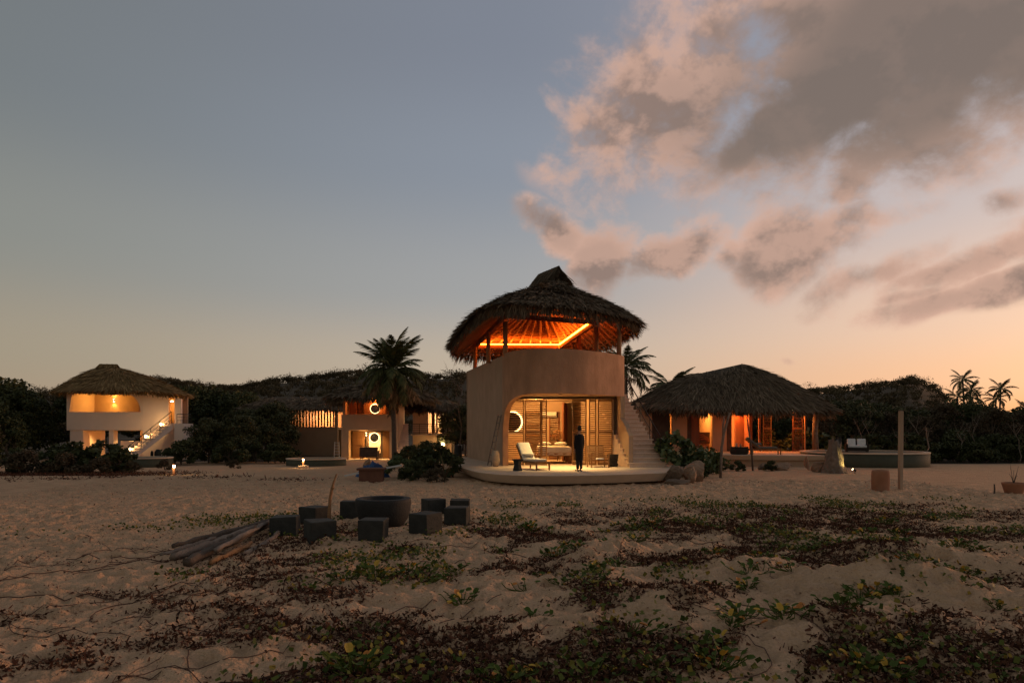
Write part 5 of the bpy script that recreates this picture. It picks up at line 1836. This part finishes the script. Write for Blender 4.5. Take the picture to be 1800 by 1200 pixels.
plant_copies(bush_a, [(-4.75, 28.9, .62, 0)], 'round green bush behind the terracotta trough', 'bush', None, USED)
plant_copies(grape_d, [(-3.35, 29.6, .8, 5.0)], 'tall dark big-leaved shrub beside the main villa terrace', 'bush', None, USED)
plant_copies(bush_b, [(-3.9, 27.6, .55, 1.0)], 'low dark bush in front of the tall big-leaved shrub', 'bush', None, USED)
plant_copies(bush_c, [(-2.95, 26.6, .55, 1.0)], 'small dry bush in the sand mound by the terrace', 'bush', None, USED)
plant_copies(bush_a, [(-3.95, 31.5, .55, 2.0)], 'leafy bush half hidden behind the tall big-leaved shrub', 'bush', None, USED)
plant_copies(bush_b, [(-5.2, 41.0, 1.0, 2.0), (-6.4, 43.0, .9, 1.0)], 'dark bush under the big palm', 'bush', 'bushes under the big palm', USED)
plant_copies(grape, [(7.35, 30.6, 1.0, 3.0)], 'tall green sea grape beside the main villa stair', 'bush', None, USED)
plant_copies(grape, [(8.2, 29.6, .72, 1.0)], 'green sea grape behind the tall pinkish boulder', 'bush', None, USED)
plant_copies(grape, [(9.1, 31.4, .62, 5.0)], 'small green sea grape between the boulder and the forked pole', 'bush', None, USED)
plant_copies(bush_b, [(10.2, 33.6, .38, 0), (11.2, 33.9, .36, 2), (9.5, 33.2, .4, 2), (12.9, 34.0, .36, 1)], 'low green plant along the pavilion plinth', 'bush', 'low plants along the pavilion plinth', USED)


# spiky dry plant by the terrace
t = empty('spiky_plant', (-2.75, 27.9, 0), 0, 'tall spiky dry plant with upright leaves at the terrace edge', 'plant')
for k in range(26):
    a, l_, e = random.uniform(0, 6.28), random.uniform(.7, 1.35), random.uniform(.15, .7)
    n = 5
    P, W = [], []
    vs = []
    for i in range(n + 1):
        q = i / n
        rr_ = l_ * q * math.sin(e + q * .5) * .8
        z = l_ * q * math.cos(e * (1 + q * .4))
        w = .022 * (1 - q) + .003
        cx_, cy_ = rr_ * math.cos(a), rr_ * math.sin(a)
        vs += [(cx_ - w * math.sin(a), cy_ + w * math.cos(a), z), (cx_ + w * math.sin(a), cy_ - w * math.cos(a), z)]
    MB().add(vs, [(2 * i, 2 * i + 1, 2 * i + 3, 2 * i + 2) for i in range(n)]).build('leaf', 'palm_dead' if k % 3 else 'palm_green', t)


# ---- palms
def frond_mesh(name, L, seed, sag, leaflet, mt, droopy=.5, n=34):
    rs = np.random.default_rng(seed)
    q = np.linspace(0, 1, n)
    ang = -sag * q ** 1.4
    X = np.concatenate([[0], np.cumsum(np.cos(ang))[:-1]]) / n * L
    Z = np.concatenate([[0], np.cumsum(np.sin(ang))[:-1]]) / n * L
    V, rv = [], []
    for s in (-1, 1):
        m = q > .12
        P = np.stack([X, 0 * X, Z], 1)[m]
        k = len(P)
        al = np.stack([np.cos(ang), 0 * X, np.sin(ang)], 1)[m]
        side = np.array([0, s, 0])
        D = norm(al * .75 + side * rs.uniform(.8, 1.1, (k, 1)) + np.array([0, 0, -droopy]) * rs.uniform(.5, 1.4, (k, 1)))
        Ln = leaflet * np.sin(np.clip(q[m] * 1.02, 0, 1) * PI * .86 + .25) * rs.uniform(.8, 1.15, k)
        Nn = norm(np.cross(D, al) + rs.normal(0, .2, (k, 3)))
        W = np.full(k, .052) * L / 2.6
        tip = blades(P, D, Nn, Ln, W, droop=0, taper=.9)
        mid = P + D * (Ln * .55)[:, None]
        D2 = norm(D + np.array([0, 0, -droopy * .9]))
        V.append(blades(P, D, Nn, Ln * .55, W, taper=.95))
        V.append(blades(mid, D2, Nn, Ln * .5, W * .95, taper=.15))
        rv += [rs.random(k), rs.random(k)]
    for i in range(n - 1):                                    # rachis
        w = .022 * (1 - i / n) + .005
        a, b = (X[i], Z[i]), (X[i + 1], Z[i + 1])
        V.append(np.array([[[a[0], -w, a[1]], [a[0], w, a[1]], [b[0], w, b[1]], [b[0], -w, b[1]]]]))
        rv.append(np.array([.6]))
        V.append(np.array([[[a[0], 0, a[1] - w], [a[0], 0, a[1] + w], [b[0], 0, b[1] + w], [b[0], 0, b[1] - w]]]))
        rv.append(np.array([.5]))
    return quad_mesh(name, np.concatenate(V), np.concatenate(rv), mt)


FR = [frond_mesh('frond', 2.6, 301 + i, sg, .68, 'palm_green', .45 + .2 * i, 46) for i, sg in enumerate((.9, 1.35, 1.8))]
FD = [frond_mesh('frond', 2.4, 311 + i, sg, .6, 'palm_dead', 1.3) for i, sg in enumerate((.5, .9))]


def palm(loc, h, lean, label, nf, size, dead=0, seed=0, group=None, tr=.15, up=1.0):
    rs = np.random.default_rng(seed)
    t = empty('palm_tree', loc, 0, label, 'palm', group)
    pts, rad = [], []
    for i in range(13):
        q = i / 12
        pts.append((lean[0] * q ** 1.6, lean[1] * q ** 1.6, -.2 + (h + .2) * q))
        rad.append(tr * (1.35 - .35 * min(1, q * 5) - .30 * q) * (1.0 + .06 * (i % 2)))
    MB().tube(pts, rad, 9).build('trunk', 'palm_bark', t, smooth=True)
    tx, ty = lean
    for k in range(nf):
        a = 2.4 * k + rs.uniform(-.3, .3)
        q = (k + .5) / nf
        pitch = R(up * (72 - 95 * q) + rs.uniform(-8, 8))
        f = FR[min(2, int(q * 3 + rs.uniform(-.4, .4)) if q < 1 else 2)]
        place('frond', f, None, t, (tx, ty, h - .1), (0, -pitch, a), size * rs.uniform(.85, 1.08))
    for k in range(dead):
        a = 2.4 * k + rs.uniform(-.4, .4)
        pitch = R(-15 - 62 * rs.random())
        place('dead_frond', FD[k % 2], None, t, (tx, ty, h - .25 - .35 * rs.random()), (0, -pitch, a), size * rs.uniform(.75, 1.05))
    return t


palm((-7.75, 45.0, -.45), 6.4, (-.15, 0), 'big palm with a shaggy skirt of dead fronds before the taupe villa', 44, 1.15, 40, 1, tr=.17, up=1.2)
palm((7.75, 46.0, -.3), 6.5, (-.1, 0), 'palm with drooping green fronds rising behind the main villa stair', 22, .95, 4, 2)
palm((12.8, 55.0, -.3), 5.6, (0, 0), 'short palm showing its crown above the pavilion roof ridge', 18, 1.05, 0, 3)
for i, (x, y, h, s, lx) in enumerate([(66.4, 100, 9.6, .95, -.4), (69.6, 104, 8.3, .85, .3), (71.3, 100, 8.2, .9, .3), (74.0, 105, 7.0, .85, .5), (76.4, 102, 5.6, .8, .2),
                                     (81.2, 104, 9.0, .95, .2), (84.0, 108, 7.0, .95, .3), (64.6, 99, 7.0, .85, 0), (68.0, 101, 7.0, .85, .1)]):
    if i == 0:
        P0 = palm((x, y, -.4), h, (lx, 0), 'slender palm silhouetted on the sunset horizon beyond the right-hand wood', 15, s, 0, 40 + i, 'distant palms at the sunset horizon')
    else:
        palm((x, y, -.4), h, (lx, 0), 'slender palm silhouetted on the sunset horizon beyond the right-hand wood', 15, s, 0, 40 + i, 'distant palms at the sunset horizon')
# bare trees
def bare_tree(loc, h, label, mt, seed, n=7, tr=.05, spread=.5):
    rs = np.random.default_rng(seed)
    t = empty('bare_tree', loc, 0, label, 'tree')
    P = [Vector((rs.normal(0, .06) * i, rs.normal(0, .06) * i, -.1 + h * .8 * i / 4)) for i in range(5)]
    MB().tube(P, [tr, tr * .85, tr * .7, tr * .55, tr * .35], 7).build('trunk', mt, t, smooth=True)
    for k in range(n):
        q = rs.uniform(.45, 1.0)
        i = min(3, int(q * 4))
        b = P[i].lerp(P[i + 1], q * 4 - i if q < 1 else 1)
        a = rs.uniform(0, 6.28)
        d = Vector((math.cos(a) * spread, math.sin(a) * spread, rs.uniform(.5, 1.0))) * h * .3
        pts = [b, b + d * .5, b + d * 1.0 + Vector((0, 0, .05))]
        mb = MB().tube(pts, [tr * .4, tr * .25, tr * .1], 5)
        for j in range(4):
            s_ = pts[1].lerp(pts[2], rs.random())
            e_ = s_ + Vector(rs.normal(0, 1, 3)).normalized() * h * .1 + Vector((0, 0, h * .06))
            mb.tube([s_, e_], [tr * .16, tr * .06], 4)
        mb.build('branch', mt, t, smooth=True)
    return t


bare_tree((-3.5, 45.5, -.4), 6.6, 'leafless twiggy tree seen past the left eave of the main villa', 'bark', 5, 12, .05, .9)
t = bare_tree((23.35, 38.5, 0), 2.8, 'thin pale crooked bare trunk at the edge of the right-hand wood', 'bark_pale', 9, 3, .055, .2)

for k, (x, y, h) in enumerate([(22.6, 44.2, 3.0), (25.5, 44.6, 2.4), (27.0, 45.6, 3.4), (29.4, 44.9, 2.6), (31.2, 46.0, 3.2), (33.5, 45.1, 2.7), (35.6, 46.2, 3.3), (24.2, 46.4, 3.6)]):
    o = bare_tree((x, y, gz(x, y)), h, 'pale dry bare stalk rising at the front of the right-hand wood', 'bark_pale', 60 + k, 6, .035, .5)
    o['group'] = 'dry stalks before the right-hand wood'
for k, (x, y, h) in enumerate([(-30.5, 38.5, 2.6), (-28.4, 37.0, 2.2), (-27.2, 35.0, 1.9), (-25.4, 34.6, 1.7)]):
    o = bare_tree((x, y, gz(x, y)), h, 'dry bare stalk between the left wood and the dark hedge', 'bark', 80 + k, 7, .035, .6)
    o['group'] = 'dry stalks before the left wood'

# ---- hills with their wood
prof = [(-420, 6), (-260, 11), (-190, 13), (-152, 17), (-135, 18.5), (-122, 17.5), (-104, 16.2), (-92, 18.6), (-74, 19.8), (-60, 21.5), (-48, 22.2), (-35, 20.0), (-17, 20.4), (0, 17), (22, 13), (44, 10.0), (76, 9.5),
        (104, 13.0), (112, 14.8), (130, 15.8), (143, 17.2), (152, 19.2), (160, 16.5), (169, 9.5), (178, 4), (196, 3.0), (240, 3), (420, 3)]
px_, pz_ = zip(*prof)
xs = np.linspace(-420, 420, 240)
ys = np.linspace(135, 330, 36)
X, Y = np.meshgrid(xs, ys)


def hill_z(x, y):
    t_ = np.where(y < 260, sstep(135, 260, y), sstep(330, 262, y))
    return np.interp(x * 260 / np.maximum(y, 200), px_, pz_) * t_ + (fbm(x, y, 22, 61, 4) - .5) * 3.0 * t_ - .3


Z = hill_z(X, Y)
n0, n1 = X.shape
mb = MB().add(np.stack([X, Y, Z], -1).reshape(-1, 3).tolist(), [(i * n1 + j, i * n1 + j + 1, (i + 1) * n1 + j + 1, (i + 1) * n1 + j) for i in range(n0 - 1) for j in range(n1 - 1)])
tag(mb.build('hills', 'hill_ground', smooth=True), kind='structure')
# the far-off wood that covers them
nT, nL = 3600, 60
rs = np.random.default_rng(91)
ty_ = 150 + 115 * rs.random(nT) ** .8
tx_ = rs.uniform(-.82, .82, nT) * ty_
skn = 420                                                   # skyline trees
ty_[:skn] = rs.uniform(254, 264, skn)
tx_[:skn] = rs.uniform(-215, 200, skn)
tz_ = hill_z(tx_, ty_)
hh = rs.uniform(1.3, 2.8, nT)
hh[:skn] = rs.uniform(1.0, 4.2, skn) * rs.choice([.6, 1.0, 1.15], skn)
i = np.repeat(np.arange(nT), nL)
off = norm(rs.normal(0, 1, (nT * nL, 3))) * rs.random((nT * nL, 1)) ** .5
rad = (hh * .62)[i][:, None]
P = np.stack([tx_, ty_, tz_ + hh * .72], 1)[i] + off * rad * np.array([1.25, 1.0, .55])
Nn = norm(off + rs.normal(0, .5, (nT * nL, 3)) + np.array([0, 0, .4]))
D = norm(np.cross(Nn, rs.normal(0, 1, (nT * nL, 3))))
L = rs.uniform(.22, .55, nT * nL)
V = [blades(P, D, Nn, L, L * .7, taper=.6)]
lum = [np.clip(.25 + .3 * rs.random(nT * nL) + .25 * off[:, 2] + .35 * (rs.random(nT)[i] - .5), 0, 1)]  # part random tone, lighter towards the top of each crown
kb = 5                                                       # trunks and limbs, seen against the sky
i = np.repeat(np.arange(nT), kb)
B = np.stack([tx_, ty_, tz_ - .3], 1)[i]
Db = norm(np.concatenate([rs.normal(0, .4, (nT * kb, 2)), np.ones((nT * kb, 1))], 1))
V.append(blades(B, Db, np.tile([0, -1.0, .05], (nT * kb, 1)), hh[i] * 1.05, np.full(nT * kb, .16), taper=.3))
lum.append(np.full(nT * kb, .25))
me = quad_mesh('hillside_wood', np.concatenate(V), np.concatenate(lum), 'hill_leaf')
o = bpy.data.objects.new('hillside_wood', me)
link(o)
tag(o, 'dry brown wood covering the far hills', 'woodland', kind='stuff')
mpf = [(-2600, 20), (-1750, 40), (-1500, 78), (-1380, 90), (-1280, 82), (-1150, 70), (-900, 40), (-600, 10)]
mb = MB()
vs = []
for j, (dy, k) in enumerate(((0, 0), (150, .7), (300, 1.0), (500, .4), (700, 0))):
    for x in np.linspace(-2600, -600, 60):
        vs.append((x, 1650 + dy, float(np.interp(x, *zip(*mpf))) * k * (1 + .2 * (float(vnoise(x, dy, 90, 3)) - .5))))
mb.add(vs, [(j * 60 + i, j * 60 + i + 1, (j + 1) * 60 + i + 1, (j + 1) * 60 + i) for j in range(4) for i in range(59)])
tag(mb.build('distant_mountain', 'mountain', smooth=True), kind='structure')

# ================================================================== beach vines and litter in the sand
def litter_mask(x, y):
    m = sstep(-4.6, -1.6, x + .25 * (y - 8)) * sstep(18.5, 12.5, y - .3 * np.clip(x, -3, 12)) * (.35 + .65 * sstep(9.5, 4.5, x - .3 * (y - 8)))
    nz = fbm(x, y, 1.15, 71, 4)
    st = fbm(x * .42 + y * .36, -x * 1.0 + y * 1.15, 1.0, 77, 3)
    out = m * sstep(.405, .575, nz * .62 + st * .38) ** 1.25
    # thinner stripes of litter over the left-hand sand
    m2 = sstep(-9, -4, x) * sstep(12, 8, y) * (1 - m)
    out = out + m2 * .55 * sstep(.58, .66, fbm(x + y * .4, y * 3.0, 1.0, 83, 3))
    return np.clip(out, 0, 1)


def scatter(n, x0, x1, y0, y1, maskf, seed, power=1.0):
    rs = np.random.default_rng(seed)
    xs_, ys_ = [], []
    k = 0
    while k < n:
        m = 60000
        x = rs.uniform(x0, x1, m)
        y = y0 + (y1 - y0) * rs.random(m) ** power
        keep = rs.random(m) < maskf(x, y)
        xs_.append(x[keep])
        ys_.append(y[keep])
        k += keep.sum()
    x, y = np.concatenate(xs_)[:n], np.concatenate(ys_)[:n]
    return x, y, ground_exact(x, y)


def ground_exact(x, y):
    """height of the built ground mesh"""
    j = np.clip(np.searchsorted(gxs, x) - 1, 0, len(gxs) - 2)
    i = np.clip(np.searchsorted(gys, y) - 1, 0, len(gys) - 2)
    u = (x - gxs[j]) / (gxs[j + 1] - gxs[j])
    v = (y - gys[i]) / (gys[i + 1] - gys[i])
    return (GZ[i, j] * (1 - u) + GZ[i, j + 1] * u) * (1 - v) + (GZ[i + 1, j] * (1 - u) + GZ[i + 1, j + 1] * u) * v


rs = np.random.default_rng(301)
n = 145000
x, y, z = scatter(n, -9, 13, 4.6, 19, litter_mask, 302, 1.3)
Nn = norm(rs.normal(0, .75, (n, 3)) + np.array([0, 0, .8]))
D = norm(np.cross(Nn, rs.normal(0, 1, (n, 3))))
L = rs.uniform(.02, .062, n)
P = np.stack([x, y, z + rs.uniform(.002, .035, n)], 1)
o = bpy.data.objects.new('leaf_litter', quad_mesh('leaf_litter', blades(P, D, Nn, L, L * rs.uniform(.25, .7, n), taper=.5), rs.random(n) ** 1.3, 'litter'))
link(o)
tag(o, 'dark red-brown dead vine leaves strewn over the sand', 'leaf litter', kind='stuff')
# wrack and debris along the berm and at the foot of the shrubs
def wrack_mask(x, y):
    c = 27.6 + .05 * (x + 12) + (vnoise(x, x * 0, 2.5, 5) - .5) * 1.6
    a = np.exp(-((y - c) / .45) ** 2) * sstep(-6.5, -9, x) * sstep(.35, .6, vnoise(x, y * 4, 1.4, 9))
    b = sstep(-13.5, -18, x) * sstep(28.0, 29.6, y) * sstep(35, 32, y) * .8
    return np.clip(a + b, 0, 1)


n = 14000
x, y, z = scatter(n, -34, -6, 25, 35, wrack_mask, 312)
Nn = norm(rs.normal(0, .8, (n, 3)) + np.array([0, 0, .7]))
D = norm(np.cross(Nn, rs.normal(0, 1, (n, 3))))
L = rs.uniform(.05, .15, n)
P = np.stack([x, y, z + rs.uniform(.0, .07, n)], 1)
o = bpy.data.objects.new('dry_debris', quad_mesh('dry_debris', blades(P, D, Nn, L, L * rs.uniform(.12, .4, n), taper=.5), rs.random(n) ** 1.3, 'litter'))
link(o)
tag(o, 'dark dry plant debris along the low sand berm before the hedge', 'debris', kind='stuff')


def green_mask(x, y):
    m = sstep(-3.6, -1.4, x + .2 * (y - 8)) * sstep(20.5, 16, y - .22 * np.clip(x, -3, 13)) * sstep(14.5, 10, x)
    m = m * sstep(.55, .66, fbm(x, y, 1.3, 97, 3)) * (.33 + .67 * sstep(8, 11, y))
    c = 15.6 + .28 * (x + 6)
    left_ = np.exp(-((y - c) / .75) ** 2) * sstep(-8.2, -6.4, x) * sstep(-4.7, -5.3, x)
    c2 = 14.2 + .1 * (x + 9)
    left2 = .45 * np.exp(-((y - c2) / .3) ** 2) * sstep(-11, -9.5, x) * sstep(-6, -7, x) * sstep(.45, .6, vnoise(x, y, .7, 3))
    tuft = .9 * sum(np.exp(-(((x - a) ** 2 + (y - b) ** 2) / r_ ** 2)) for a, b, r_ in ((-4.35, 12.95, .22), (-3.15, 12.15, .2), (-1.35, 12.6, .25), (-4.1, 15.4, .25), (-2.3, 12.05, .2), (-4.6, 9.5, .25)))
    return np.clip(m + left_ + left2 + tuft, 0, 1)


n = 14000
x, y, z = scatter(n, -11, 15, 4.6, 21, green_mask, 322, 1.15)
Nn = norm(rs.normal(0, .5, (n, 3)) + np.array([0, -.35, .7]))
D = norm(np.cross(Nn, rs.normal(0, 1, (n, 3))))
L = rs.uniform(.03, .06, n)
P = np.stack([x, y, z + rs.uniform(.01, .11, n)], 1)
o = bpy.data.objects.new('beach_vine_cover', quad_mesh('beach_vine_cover', blades(P, D, Nn, L, L * .85, taper=.75), np.clip(rs.random(n) ** 1.1, 0, .999), 'cover_leaf'))
link(o)
tag(o, 'low green creeping beach vine leaves spread over the sand', 'ground cover', kind='stuff')
# grit and bits of twig over all the open sand
n = 26000
x, y, z = scatter(n, -16, 16, 4.6, 27, lambda a, b: (.12 + .88 * sstep(.48, .68, fbm(a + b * .5, b * 2.0, 1.7, 15, 4))) * (.3 + .7 * sstep(17, 10, b)), 332, 1.2)
Nn = norm(rs.normal(0, .4, (n, 3)) + np.array([0, 0, 1.0]))
D = norm(np.cross(Nn, rs.normal(0, 1, (n, 3))))
L = rs.uniform(.012, .045, n) * (1 + (y - 5) / 50)
P = np.stack([x, y, z + .006], 1)
o = bpy.data.objects.new('sand_grit', quad_mesh('sand_grit', blades(P, D, Nn, L, L * rs.uniform(.2, .7, n), taper=.6), rs.random(n), 'litter'))
link(o)
tag(o, 'scattered dark grit and twig bits on the open sand', 'debris', kind='stuff')
# runners: thin stems that trail over the sand
mb = MB()
for k in range(95):
    if k < 60:
        x, y = random.uniform(-3, 10), random.uniform(5, 15)
        a = random.gauss(2.6, 1.2)
    else:
        x, y = random.uniform(-7.5, -1), random.uniform(5.5, 12)
        a = random.gauss(3.55, .3)
    m = random.randint(10, 26)
    xs_, ys_ = [x], [y]
    for i in range(m):
        a += random.gauss(0, .3)
        xs_.append(xs_[-1] + .13 * math.cos(a))
        ys_.append(ys_[-1] + .13 * math.sin(a))
    zs_ = ground_exact(np.array(xs_), np.array(ys_)) + .012 + np.abs(np.array([random.gauss(0, .012) for _ in xs_]))
    mb.tube(list(zip(xs_, ys_, zs_)), random.uniform(.003, .007), 4, caps=False)
o = mb.build('vine_runners', 'runner', None)
tag(o, 'thin brown creeping vine stems trailing over the sand', 'vine', kind='stuff')
# single leafy vine plants
def vine_leaf_mesh(fold=.35):
    vs = [(0, 0, 0)]
    out = []
    for a in np.linspace(-2.5, 2.5, 9):
        r_ = .5 + .08 * math.cos(a * 2)
        out.append((.42 + r_ * math.cos(a) * (.86 if abs(a) < .2 else 1), r_ * .92 * math.sin(a), abs(math.sin(a)) * fold * r_))
    m = MB().add([(0, 0, 0), (.88, 0, 0)] + out, [(0, i + 3, i + 2) for i in range(8)] + [])
    return m.mesh('leaf')


LM = {}
for nm in ('vine_leaf', 'vine_leaf_yellow', 'vine_leaf_orange'):
    LM[nm] = vine_leaf_mesh(.3 if nm == 'vine_leaf' else .5)
    LM[nm].materials.append(M[nm])


def vine_proto(seed, nl, tall):
    rs_ = np.random.default_rng(seed)
    t = empty('beach_vine', (0, 0, -60))
    st_ = MB()
    lv = []
    for k in range(nl):
        a, rr_ = rs_.uniform(0, 6.28), rs_.uniform(.02, .2)
        b = Vector((rr_ * math.cos(a), rr_ * math.sin(a), 0))
        tip = b * rs_.uniform(1.0, 1.5) + Vector((0, 0, rs_.uniform(.4, 1.0) * tall))
        st_.tube([b * .4, b + Vector((0, 0, tip.z * .5)), tip], [.006, .005, .004], 4, caps=False)
        lv.append((tip, a))
    tag(st_.build('stem', 'vine_leaf', t), kind='stuff')
    for k, (tip, a) in enumerate(lv):
        nm = 'vine_leaf' if rs_.random() < .84 else ('vine_leaf_yellow' if rs_.random() < .6 else 'vine_leaf_orange')
        place('leaf', LM[nm], None, t, tip, (rs_.normal(0, .4), -rs_.uniform(-.2, 1.0), a + rs_.normal(0, .5)), rs_.uniform(.055, .085))
    return t


vp = [vine_proto(401, 24, .10), vine_proto(402, 15, .085), vine_proto(403, 34, .14), vine_proto(404, 8, .12)]
used = [False] * 4
VSP = [(-1.35, 5.95, 2), (-1.5, 6.3, 1), (-.05, 5.8, 0), (.65, 5.75, 1), (.25, 5.9, 3), (1.2, 5.75, 1), (1.75, 5.9, 2), (2.0, 6.6, 2), (2.25, 7.0, 0), (1.15, 6.9, 3), (3.0, 5.9, 2), (3.2, 5.8, 0), (3.65, 6.0, 3), (4.1, 5.9, 1),
       (3.65, 6.35, 0), (4.05, 7.9, 2), (4.25, 8.05, 2), (4.4, 7.8, 0), (3.65, 7.4, 1), (3.35, 7.0, 1), (2.95, 8.6, 0), (2.4, 8.9, 3), (2.75, 6.9, 0), (2.5, 7.5, 1), (4.95, 8.4, 0), (4.7, 9.6, 1), (3.9, 9.6, 0), (3.4, 9.3, 3),
       (5.6, 9.4, 3), (5.35, 7.5, 0), (3.9, 10.8, 2), (4.3, 11.0, 0), (4.9, 11.2, 1), (3.3, 11.2, 0), (5.7, 11.8, 1), (6.2, 11.2, 0), (2.2, 12.2, 0), (1.6, 10.3, 1), (-.6, 8.2, 0), (-1.0, 9.2, 1), (.5, 9.8, 0), (-1.9, 9.6, 2),
       (-2.3, 9.4, 0), (-1.5, 9.9, 2), (-.8, 10.1, 1), (.2, 8.9, 3), (-2.6, 8.8, 1), (1.9, 13.6, 0), (2.9, 14.2, 2), (6.8, 13.2, 0), (7.9, 14.5, 2), (8.8, 13.8, 0), (5.0, 14.8, 1), (-.2, 11.5, 1), (.9, 11.9, 0), (7.2, 8.4, 3), (9.6, 15.5, 0), (6.4, 16.2, 1)]
rv_ = np.random.default_rng(555)
for q_ in range(34):
    VSP.append((rv_.uniform(.2, 8.5), rv_.uniform(6.2, 15.5), int(rv_.integers(0, 4))))
for x, y, k in VSP:
    o = vp[k] if not used[k] else copy_tree(vp[k])
    used[k] = True
    o.location = (x, y, float(ground_exact(np.array([x]), np.array([y]))[0]) - .01)
    o.rotation_euler = (0, 0, random.uniform(0, 6.28))
    s_ = random.uniform(.8, 1.25)
    o.scale = (s_, s_, s_)
    tag(o, ('bushy knee-low clump of beach vine rooted in the dune sand', 'small clump of beach vine with a few upright leaves in the sand', 'largest kind of dense many-leaved vine clump in the dune sand', 'sparse single sprig of beach vine standing in the sand')[k], 'vine', 'leafy vine clumps in the dune sand')
